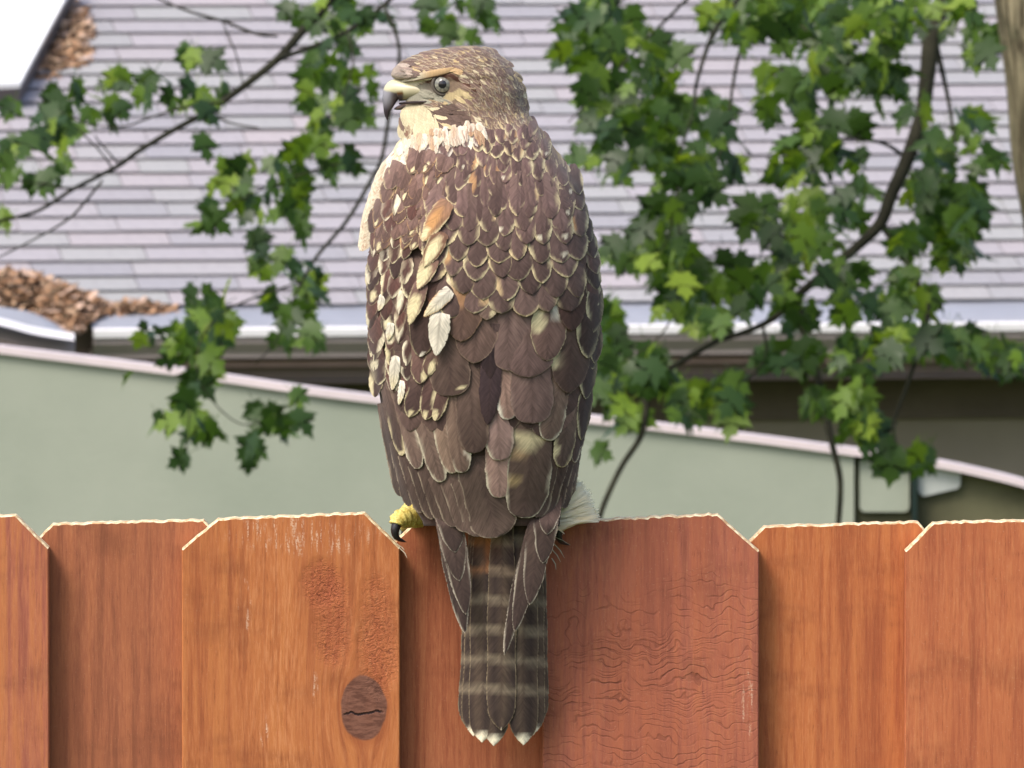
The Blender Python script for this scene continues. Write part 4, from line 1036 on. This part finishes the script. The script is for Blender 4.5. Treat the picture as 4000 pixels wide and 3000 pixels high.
# mantle and upper back: overlapping scales ---------------------------------------------------------
row_y = 530.0; row = 0
while row_y < 1230:
    f = min(1.0, (row_y - 530) / 660.0)
    hw = 25 + 34 * f; L = 84 + 96 * f
    xl, xr, _, _ = silh(row_y)
    lo = max(xl + 60, 1700 - 60 * f + 120 * sm(0.75, 1.0, f)) if row_y > 640 else xl + 60
    hi = xr - 22 - 45 * f
    step = hw * 1.62
    x = lo + (step * 0.5 if row % 2 else 0)
    while x < hi:
        jx, jy = fr.uniform(-13, 13), fr.uniform(-19, 19); zs = fr.uniform(0.86, 1.22)
        tx, ty = x + jx, row_y + jy
        cl = 560 - (tx - 1578) * 0.257 if tx < 1830 else 495 - (tx - 1830) * 0.15
        if ty - L * 0.62 < cl: x += step; continue
        dirx = (tx - 1900) / 480.0 * 40 * (0.6 + f) + fr.uniform(-16, 16)
        base = mix(lin((112, 88, 84)), lin((96, 78, 72)), f); base = mix(base, DARK, 0.1 + fr.random() * 0.45)
        fc = mix(lin((206, 186, 144)), CREAM, fr.random())
        kw = dict(fringe=fc, fw=fr.uniform(8, 13), famt=fr.uniform(0.75, 1.0), fstart=fr.uniform(0.1, 0.45), worn=fr.choice((0, 0.4, 0.8, 1.0)))
        q = fr.random()
        if q < 0.14: kw["spots"] = ((fr.uniform(.4, .7), fr.choice((-.7, .7)), 0.22, 0.45, mix(BUFF, CREAM, fr.random() * .6), 0.8),)
        elif q < 0.22: kw["spots"] = ((0.8, fr.uniform(-.5, .5), 0.08, 0.28, PALE, 0.9),)
        if 1830 < tx < 1930 and 660 < ty < 800 or 1960 < tx < 2010 and 730 < ty < 800: kw["spots"] = ((0.55, fr.choice((-.5, .5)), 0.35, 0.4, BUFF, 0.6),)
        o = (14.0 - 0.6 * f) * MM if False else (9.0 + 5.5 * sm(0.35, 1.0, f) - 1.5 * f) * MM
        o = (2.2 + 11.8 * sm(0.0, 0.75, f)) * MM
        if ty - L * 0.62 < cl + 45 and tx < 1900: kw.update(fringe=WHITE, fw=11, famt=0.8, worn=0.3, fstart=0.1)
        feather("back_feather", (tx - dirx, ty - L), (tx, ty), hw * zs, o - (2.0 + 3.4 * sm(0, .3, f)) * MM, o, mk_col(base, **kw), ext=0.35 if row > 2 and tx < xr - 150 else 0.0, bury=0.006, roll=fr.uniform(-.5, .5) * MM, camber=0.8 * MM, bend=fr.uniform(-4, 4), prof=lambda s: prof_round(s, 2.0))
        x += step + fr.uniform(-6, 6)
    row_y += L * 0.40; row += 1
# smaller brown shoulder feathers left of the back ----------------------------------------------
for k in range(92):
    v = fr.random(); y = 660 + 330 * v + fr.uniform(-10, 10)
    xa = 1635 - 180 * sm(580, 820, y) + 14; xb = 1740 - 30 * v
    x = xa + (xb - xa) * fr.random()
    L, w = fr.uniform(80, 120), fr.uniform(20, 32)
    q = fr.random()
    kw = dict(fringe=mix(BUFF, CREAM, fr.random()), fw=fr.uniform(3, 6), famt=fr.uniform(0.25, 0.85), fstart=0.3)
    if q < 0.2: kw["spots"] = ((0.8, fr.uniform(-.4, .4), 0.14, 0.4, CREAM, 0.9),)
    feather("shoulder_feather", (x + 22, y - L), (x - 10, y), w, (3.4 + 2.5 * v) * MM, (5.6 + 3 * v + 1.5 * fr.random()) * MM, mk_col(mix(lin((116, 92, 84)), lin((88, 66, 58)), fr.random()), **kw), roll=fr.uniform(-.3, .3) * MM, bend=-4)

# head, neck and breast: small feathers joined -------------------------------------------------------
HV, HF, HC, HE = [], [], [], []
def flow(px, py):
    if py > 540 and px < 1640: return math.radians(112)
    a = 8 + 68 * sm(1600, 2030, px) * (0.35 + 0.65 * sm(180, 420, py)) + 70 * sm(420, 620, py) * (1 - sm(1650, 2050, px))
    if inpoly(px, py, THROAT): a = 80
    return math.radians(a + fr.uniform(-9, 9))
pts = []
for _ in range(3000):
    py = 182 + 520 * fr.random() ** 0.85; xl, xr, _, _ = silh(py)
    px = xl + (xr - xl) * fr.random()
    pts.append((py, px))
for _ in range(620):
    py = fr.uniform(550, 900); xl, xr, _, _ = silh(py); edge = 1635 - 180 * sm(560, 800, py)
    px = fr.uniform(xl, edge); pts.append((py, px))
pts.sort(key=lambda q: -(q[1] * 0.8 + q[0] * 0.9))
eyex, eyey = 1732, 329
TS, SS = [-1, -.55, 0, .55, 1], [0, .3, .6, .82, 1]
for n_, (py, px) in enumerate(pts):
    if math.hypot(px - eyex, py - eyey) < 62: continue
    if px < 1632 and 298 < py < 425: continue         # bill and cere
    c, var = paint(px + fr.uniform(-9, 9), py + fr.uniform(-9, 9))
    big = sm(380, 620, py) * 0.9 + sm(1850, 2050, px) * 0.35
    if c is not None and py < 560 and fr.random() < 0.45: continue
    L, w = 50 + 44 * big, 8.5 + 13 * big
    a = flow(px, py)
    tip = (px + L * math.cos(a), py + L * math.sin(a))
    if math.hypot(tip[0] - eyex, tip[1] - eyey) < 46: continue
    if c is None:
        crown = 1 - sm(250, 330, py)
        dk = mix(lin((116, 92, 86)), lin((88, 68, 64)), fr.random()); ed_c = mix(lin((190, 166, 120)), lin((206, 194, 164)), fr.random())
        if fr.random() < 0.35: ed_c = mix(ed_c, dk, 0.6)
        if py > 540 and px < 1640: dk, ed_c = mix(lin((188, 174, 148)), lin((150, 104, 76)), fr.random() ** 1.6 * 0.9), lin((206, 197, 176))
        pale = fr.random() < 0.10
        def cf(s, t, ed, x, y, dk=dk, ed_c=ed_c, pale=pale):
            q = sm(0.3, 0.95, abs(t)) * 0.75 + 0.35 * sm(0.75, 1, s)
            if pale: q = 0.55 + 0.4 * (1 - abs(t))
            return mix(dk, ed_c, min(1, q))
    else:
        k = fr.uniform(1 - var * 0.7, 1 + var * 0.5)
        cc = tuple(min(1, v * k) for v in c)
        def cf(s, t, ed, x, y, cc=cc): return mix(cc, tuple(v * 0.8 for v in cc), 0.5 * (1 - abs(t)))
    V, F, C, E = feather_geo((px, py), tip, w, 0.2 * MM, (0.9 + 1.0 * fr.random() + 0.9 * big) * MM, cf, tv=TS, sv=SS, bury=0.0008, camber=0.3 * MM, roll=fr.uniform(-.25, .25) * MM)
    b = len(HV); HV += V; HF += [tuple(i + b for i in f) for f in F]; HC += C; HE += [(e[0], e[1], 0.3) for e in E]
tag(obj("head_plumage", HV, HF, plumage, hawk, HK, cols=HC, fe=HE), "streaked brown and cream plumage of head and nape", kind="stuff")

for k in range(46):
    x = 1572 + 310 * (k + fr.random()) / 46; cl = 552 - (x - 1578) * 0.257 if x < 1830 else 488
    cl += fr.uniform(-16, 10)
    dk = mix(lin((212, 204, 186)), lin((172, 140, 106)), fr.random() ** 1.5)
    bc_ = mix(dk, lin((124, 90, 72)), fr.random() ** 0.6 * (0.35 + 0.6 * sm(1600, 1850, x)))
    def cf(s, t, ed, px, py, dk=dk, bc_=bc_): return mix(dk, bc_, (1 - sm(0.2, 0.7, abs(t))) * sm(0.2, 0.5, s))
    a = R(96 - 22 * sm(1600, 1880, x) + fr.uniform(-14, 14)); L = fr.uniform(35, 105)
    feather("collar_feather", (x, cl - 14), (x + L * math.cos(a), cl - 14 + L * math.sin(a)), fr.uniform(9, 18), 3.4 * MM, 4.6 * MM, cf, fluff=0.7, roll=fr.uniform(-.4, .4) * MM, tv=TS, sv=[0, .2, .4, .6, .8, .92, 1], bury=0.004)

# eye ---------------------------------------------------------------------------------------------
ey = bsurf(eyex, eyey) + 0.0030
ec = P(eyex, eyey, ey); er = 40 / 6057.0
ax = Vector((-0.10, -1, 0.02)).normalized(); a1 = ax.cross(Vector((0, 0, 1))).normalized(); a2 = a1.cross(ax)
V, F, C = [ec + ax * er], [], [BLK]
ths = [2, 6, 12, 18, 22, 26, 27.5, 29, 34, 40, 46, 50, 52, 54, 60, 70, 85, 100]
SE = 36
for th in ths:
    for k in range(SE):
        ph = 2 * math.pi * k / SE
        V.append(ec + ax * er * math.cos(R(th)) + (a1 * math.cos(ph) + a2 * math.sin(ph)) * er * math.sin(R(th)))
        if th <= 24: c = (0.012, 0.010, 0.014)
        elif th <= 50: c = mix(lin((146, 144, 132)), lin((112, 110, 104)), 0.5 + 0.5 * math.sin(ph * 9))
        else: c = lin((48, 42, 42))
        C.append(c)
F += [(0, 1 + (k + 1) % SE, 1 + k) for k in range(SE)]
for i in range(len(ths) - 1):
    for k in range(SE): F.append((1 + i * SE + k, 1 + i * SE + (k + 1) % SE, 1 + (i + 1) * SE + (k + 1) % SE, 1 + (i + 1) * SE + k))
t = NT("eye_gloss"); eye_m = t.done(t.attr("Col"), 0.08, 0.6)
eye = obj("eye", V, F, eye_m, hawk, HK, cols=C)
# eyelid ring
t = NT("bare_skin"); skin_m = t.done(t.attr("Col"), 0.55, 0.35)
lp, lr_ = [], []
for k in range(29):
    ph = 2 * math.pi * k / 28
    lp.append(ec + (a1 * math.cos(ph) + a2 * math.sin(ph)) * er * 1.0 + ax * 0.0022); lr_.append(0.0011)
V, F = tube(lp, lr_, 6, False)
obj("eyelid", V, F, skin_m, eye, HK, cols=[lin((92, 84, 76))] * len(V))
# brow ridge: feathered shelf over the eye
bw = smooth_path([(1560, 318, 5, -1.2), (1612, 307, 11, 0.0), (1664, 294, 14, 1.5), (1712, 284, 14, 2.5), (1750, 276, 12, 1.6), (1784, 268, 7, -1.6)], 5)
V, F, C = [], [], []
for i, (x, y, r, o) in enumerate(bw):
    for k in range(12):
        th = 2 * math.pi * k / 12
        px, py = x + 0.25 * r * math.sin(th), y + r * math.sin(th)
        V.append(P(px, py, bsurf(x, y) - (o * 0.5 + 1.0 * (0.5 + o / 4) * math.cos(th)) * MM))
        f = sm(1620, 1690, x)
        c = mix(lin((208, 198, 174)), lin((184, 146, 98)), f * 0.8)
        if math.sin(th) > 0.5: c = mix(c, lin((84, 50, 38)), 0.9)
        C.append(c)
for i in range(len(bw) - 1):
    for k in range(12): F.append((i * 12 + k, (i + 1) * 12 + k, (i + 1) * 12 + (k + 1) % 12, i * 12 + (k + 1) % 12))
obj("brow", V, F, down, hawk, HK, cols=C)

# bill ---------------------------------------------------------------------------------------------
HYC = 0.002
def bill(name, secs, colfn, parent=hawk, seg=20):
    sp = smooth_path(secs, 5); V, F, C = [], [], []
    n = len(sp)
    for i, (x, y, hh, th) in enumerate(sp):
        a = sp[max(0, i - 1)]; b = sp[min(n - 1, i + 1)]
        dx, dy = b[0] - a[0], b[1] - a[1]; l = math.hypot(dx, dy) or 1
        nx, ny = -dy / l, dx / l
        for k in range(seg):
            q = 2 * math.pi * k / seg
            hx = math.sin(q); hy = math.cos(q)
            px, py = x + nx * hh * hx, y + ny * hh * hx
            V.append(P(px, py, HYC - th * MM * math.copysign(abs(hy) ** 0.85, hy)))
            C.append(colfn(px, py, hx, hy))
    for i in range(n - 1):
        for k in range(seg): F.append((i * seg + k, (i + 1) * seg + k, (i + 1) * seg + (k + 1) % seg, i * seg + (k + 1) % seg))
    F.append(tuple(range(seg - 1, -1, -1))); F.append(tuple((n - 1) * seg + k for k in range(seg)))
    return obj(name, V, F, bill_m, parent, HK, cols=C)
t = NT("horn"); bill_m = t.done(t.attr("Col"), 0.35, 0.45)
def bill_col(px, py, hx, hy):
    f = sm(375, 440, py)
    c = mix(lin((150, 148, 158)), lin((58, 48, 56)), f)
    c = mix(c, lin((72, 58, 64)), sm(1518, 1542, px) * 0.95)
    d = math.hypot((px - 1600) * 0.9, py - 318)
    cere = max(1 - sm(-3, 5, py - (354 + (px - 1510) * 0.22)), sm(1568, 1582, px))
    cc = mix(lin((208, 202, 168)), lin((166, 158, 124)), sm(335, 385, py))
    cc = mix(cc, lin((176, 168, 138)), sm(1572, 1612, px))
    c = mix(c, cc, cere)
    if math.hypot((px - 1562) / 1.7, (py - 362)) < 6.5: c = lin((104, 70, 40))
    return c
bill_o = bill("upper_bill", [(1690, 352, 38, 17), (1645, 354, 38, 15.5), (1602, 352, 41, 13.2), (1566, 350, 44, 11), (1541, 355, 43, 9), (1527, 375, 34, 7), (1519, 402, 24, 5), (1512, 430, 14, 3.2), (1511, 452, 8, 1.8), (1515, 472, 1.5, 0.5)], bill_col)
def low_col(px, py, hx, hy): return mix(lin((92, 76, 72)), lin((196, 190, 140)), sm(1585, 1640, px))
bill("lower_bill", [(1690, 404, 12, 20), (1650, 406, 13, 17), (1610, 411, 14, 12), (1575, 417, 12, 8), (1550, 423, 7, 4), (1540, 426, 2, 1)], low_col)
# gape line
V, F = tube([P(x, y, HYC - th * MM) for x, y, th in ((1560, 405, 8.6), (1590, 402, 12.6), (1620, 400, 16.5), (1650, 398, 19.2), (1680, 398, 21.5))], [0.0006, 0.0008, 0.0009, 0.0008, 0.0003], 6)
obj("gape", V, F, bill_m, hawk, HK, cols=[lin((44, 30, 30))] * len(V))

# feet -------------------------------------------------------------------------------------------------
foot_t = NT("scaly_yellow_skin"); co = foot_t.objc()
fb = foot_t.noise(co, 500, 3)
foot_m = foot_t.done(foot_t.mixc(foot_t.ramp(fb, 0.35, 0.65), lin((196, 172, 84)), lin((232, 216, 130))), 0.5, 0.35)
foot_t.bump(fb, 0.5, 0.001)
talon_m = plain("talon_horn", lin((40, 36, 40)), 0.3, 0.5, 0.1)
def foot(x0, y0, hall):
    ft = obj("foot", *tube([P(x0 + 30, y0 - 60, 0.004), P(x0 + 20, y0 - 20, 0.006), P(x0 + 8, y0 - 4, 0.008), P(x0, y0 + 2, 0.009)], [0.0065, 0.007, 0.0075, 0.006], 12), foot_m, hawk, HK)
    toes = [hall] + [[(x0 + a, y0 - 12, 0.012, 7.0), (x0 + a * 2.2, y0 - 18, 0.024, 6.4), (x0 + a * 3.0, y0 + 8, 0.040, 5.4), (x0 + a * 3.3, y0 + 50, 0.047, 4.2)] for a in (-16, 4, 24)]
    for tp in toes:
        sp = smooth_path(tp, 5)
        V, F = tube([P(a, b, c) for a, b, c, r in sp], [r * MM * (1 + 0.13 * math.sin(i * 2.1)) for i, (a, b, c, r) in enumerate(sp)], 12)
        toe = obj("toe", V, F, foot_m, ft, HK)
        a, b = sp[-1], sp[-4]
        dx, dy, dz = a[0] - b[0], a[1] - b[1], a[2] - b[2]; l = math.hypot(dx, dy) or 1; dx, dy = dx / l, dy / l
        tl = [(a[0] - dx * 6, a[1] - dy * 6, a[2], a[3] * 0.72), (a[0] + dx * 10 - 4, a[1] + dy * 10 + 14, a[2] - 0.001, a[3] * 0.62), (a[0] + dx * 12 + 4, a[1] + dy * 10 + 40, a[2], a[3] * 0.42), (a[0] + dx * 4 + 24, a[1] + 62, a[2] + 0.003, a[3] * 0.2), (a[0] + 40, a[1] + 68, a[2] + 0.005, 0.1)]
        sp2 = smooth_path(tl, 4)
        obj("talon", *tube([P(q[0], q[1], q[2]) for q in sp2], [q[3] * MM for q in sp2], 9), talon_m, toe, HK)
foot(1640, 2015, [(1640, 2018, 0.006, 6.6), (1610, 2022, 0.0, 6.4), (1578, 2022, -0.006, 6.2), (1556, 2032, -0.009, 5.6), (1549, 2050, -0.010, 4.6)])
foot(2230, 2020, [(2225, 2020, 0.006, 6.6), (2205, 2026, 0.0, 6.2), (2190, 2040, -0.006, 5.6), (2186, 2062, -0.009, 4.4)])

# white leg plume on the right, and a few loose down barbs
V, F, C = [], [], []
pr = random.Random(4)
for k in range(800):
    f = pr.random(); x0, y0 = 2165 + 30 * pr.random(), 1960 + 110 * f
    ang = R(-52 + 62 * f + pr.uniform(-12, 12)); L = pr.uniform(90, 168) * (0.72 + 0.35 * f) if f < 0.8 else pr.uniform(60, 110)
    if f > 0.8: ang = R(20 + pr.uniform(-30, 40))
    x1 = min(2346 + pr.uniform(-8, 3), x0 + L * math.cos(ang)); y1 = min(y0 + L * math.sin(ang), 2036 + pr.uniform(-6, 3)) if x0 + L * math.cos(ang) > 2205 else y0 + L * math.sin(ang) * 0.6
    w = pr.uniform(2.0, 6.0); Y = -0.020 + pr.uniform(-0.007, 0.016)
    b = len(V); mxp, myp = 0.5 * (x0 + x1), 0.5 * (y0 + y1) - pr.uniform(-6, 10)
    nx, ny = -(y1 - y0), x1 - x0; l = math.hypot(nx, ny) or 1; nx, ny = nx / l * w, ny / l * w
    V += [P(x0 - nx, y0 - ny, Y), P(x0 + nx, y0 + ny, Y), P(mxp + nx, myp + ny, Y - .002), P(mxp - nx, myp - ny, Y - .002), P(x1 + nx * .3, y1 + ny * .3, Y), P(x1 - nx * .3, y1 - ny * .3, Y)]
    F += [(b, b + 1, b + 2, b + 3), (b + 3, b + 2, b + 4, b + 5)]
    C += [mix(lin((252, 248, 232)), lin((246, 238, 212)), pr.random())] * 6
pt = NT("white_down"); pt.done(pt.attr("Col"), 0.9, 0.1)
tl = pt.node("ShaderNodeBsdfTranslucent"); pt.put(tl.inputs[0], pt.attr("Col")); mx = pt.node("ShaderNodeMixShader"); mx.inputs[0].default_value = 0.5
pt.l.new(pt.b.outputs[0], mx.inputs[1]); pt.l.new(tl.outputs[0], mx.inputs[2]); pt.l.new(mx.outputs[0], pt.n["Material Output"].inputs[0])
tag(obj("leg_plume", V, F, pt.m, hawk, HK, cols=C), "white downy leg feathers spreading onto the fence top", kind="stuff")
V, F, C = [], [], []
for (a, b, c_, d) in ((2160, 2120, 2205, 2180), (2150, 2140, 2190, 2196), (2155, 2180, 2172, 2225), (1560, 2140, 1590, 2180), (1548, 2125, 1580, 2150), (2150, 2090, 2230, 2130)):
    b0 = len(V)
    for (x, y, w) in ((a, b, 2.5), ((a + c_) / 2 + 6, (b + d) / 2, 2.2), (c_, d, 0.6)):
        V += [P(x - w, y, -0.012), P(x + w, y, -0.012)]; C += [PALE] * 2
    F += [(b0, b0 + 1, b0 + 3, b0 + 2), (b0 + 2, b0 + 3, b0 + 5, b0 + 4)]
tag(obj("loose_barbs", V, F, down, hawk, HK, cols=C), kind="stuff")
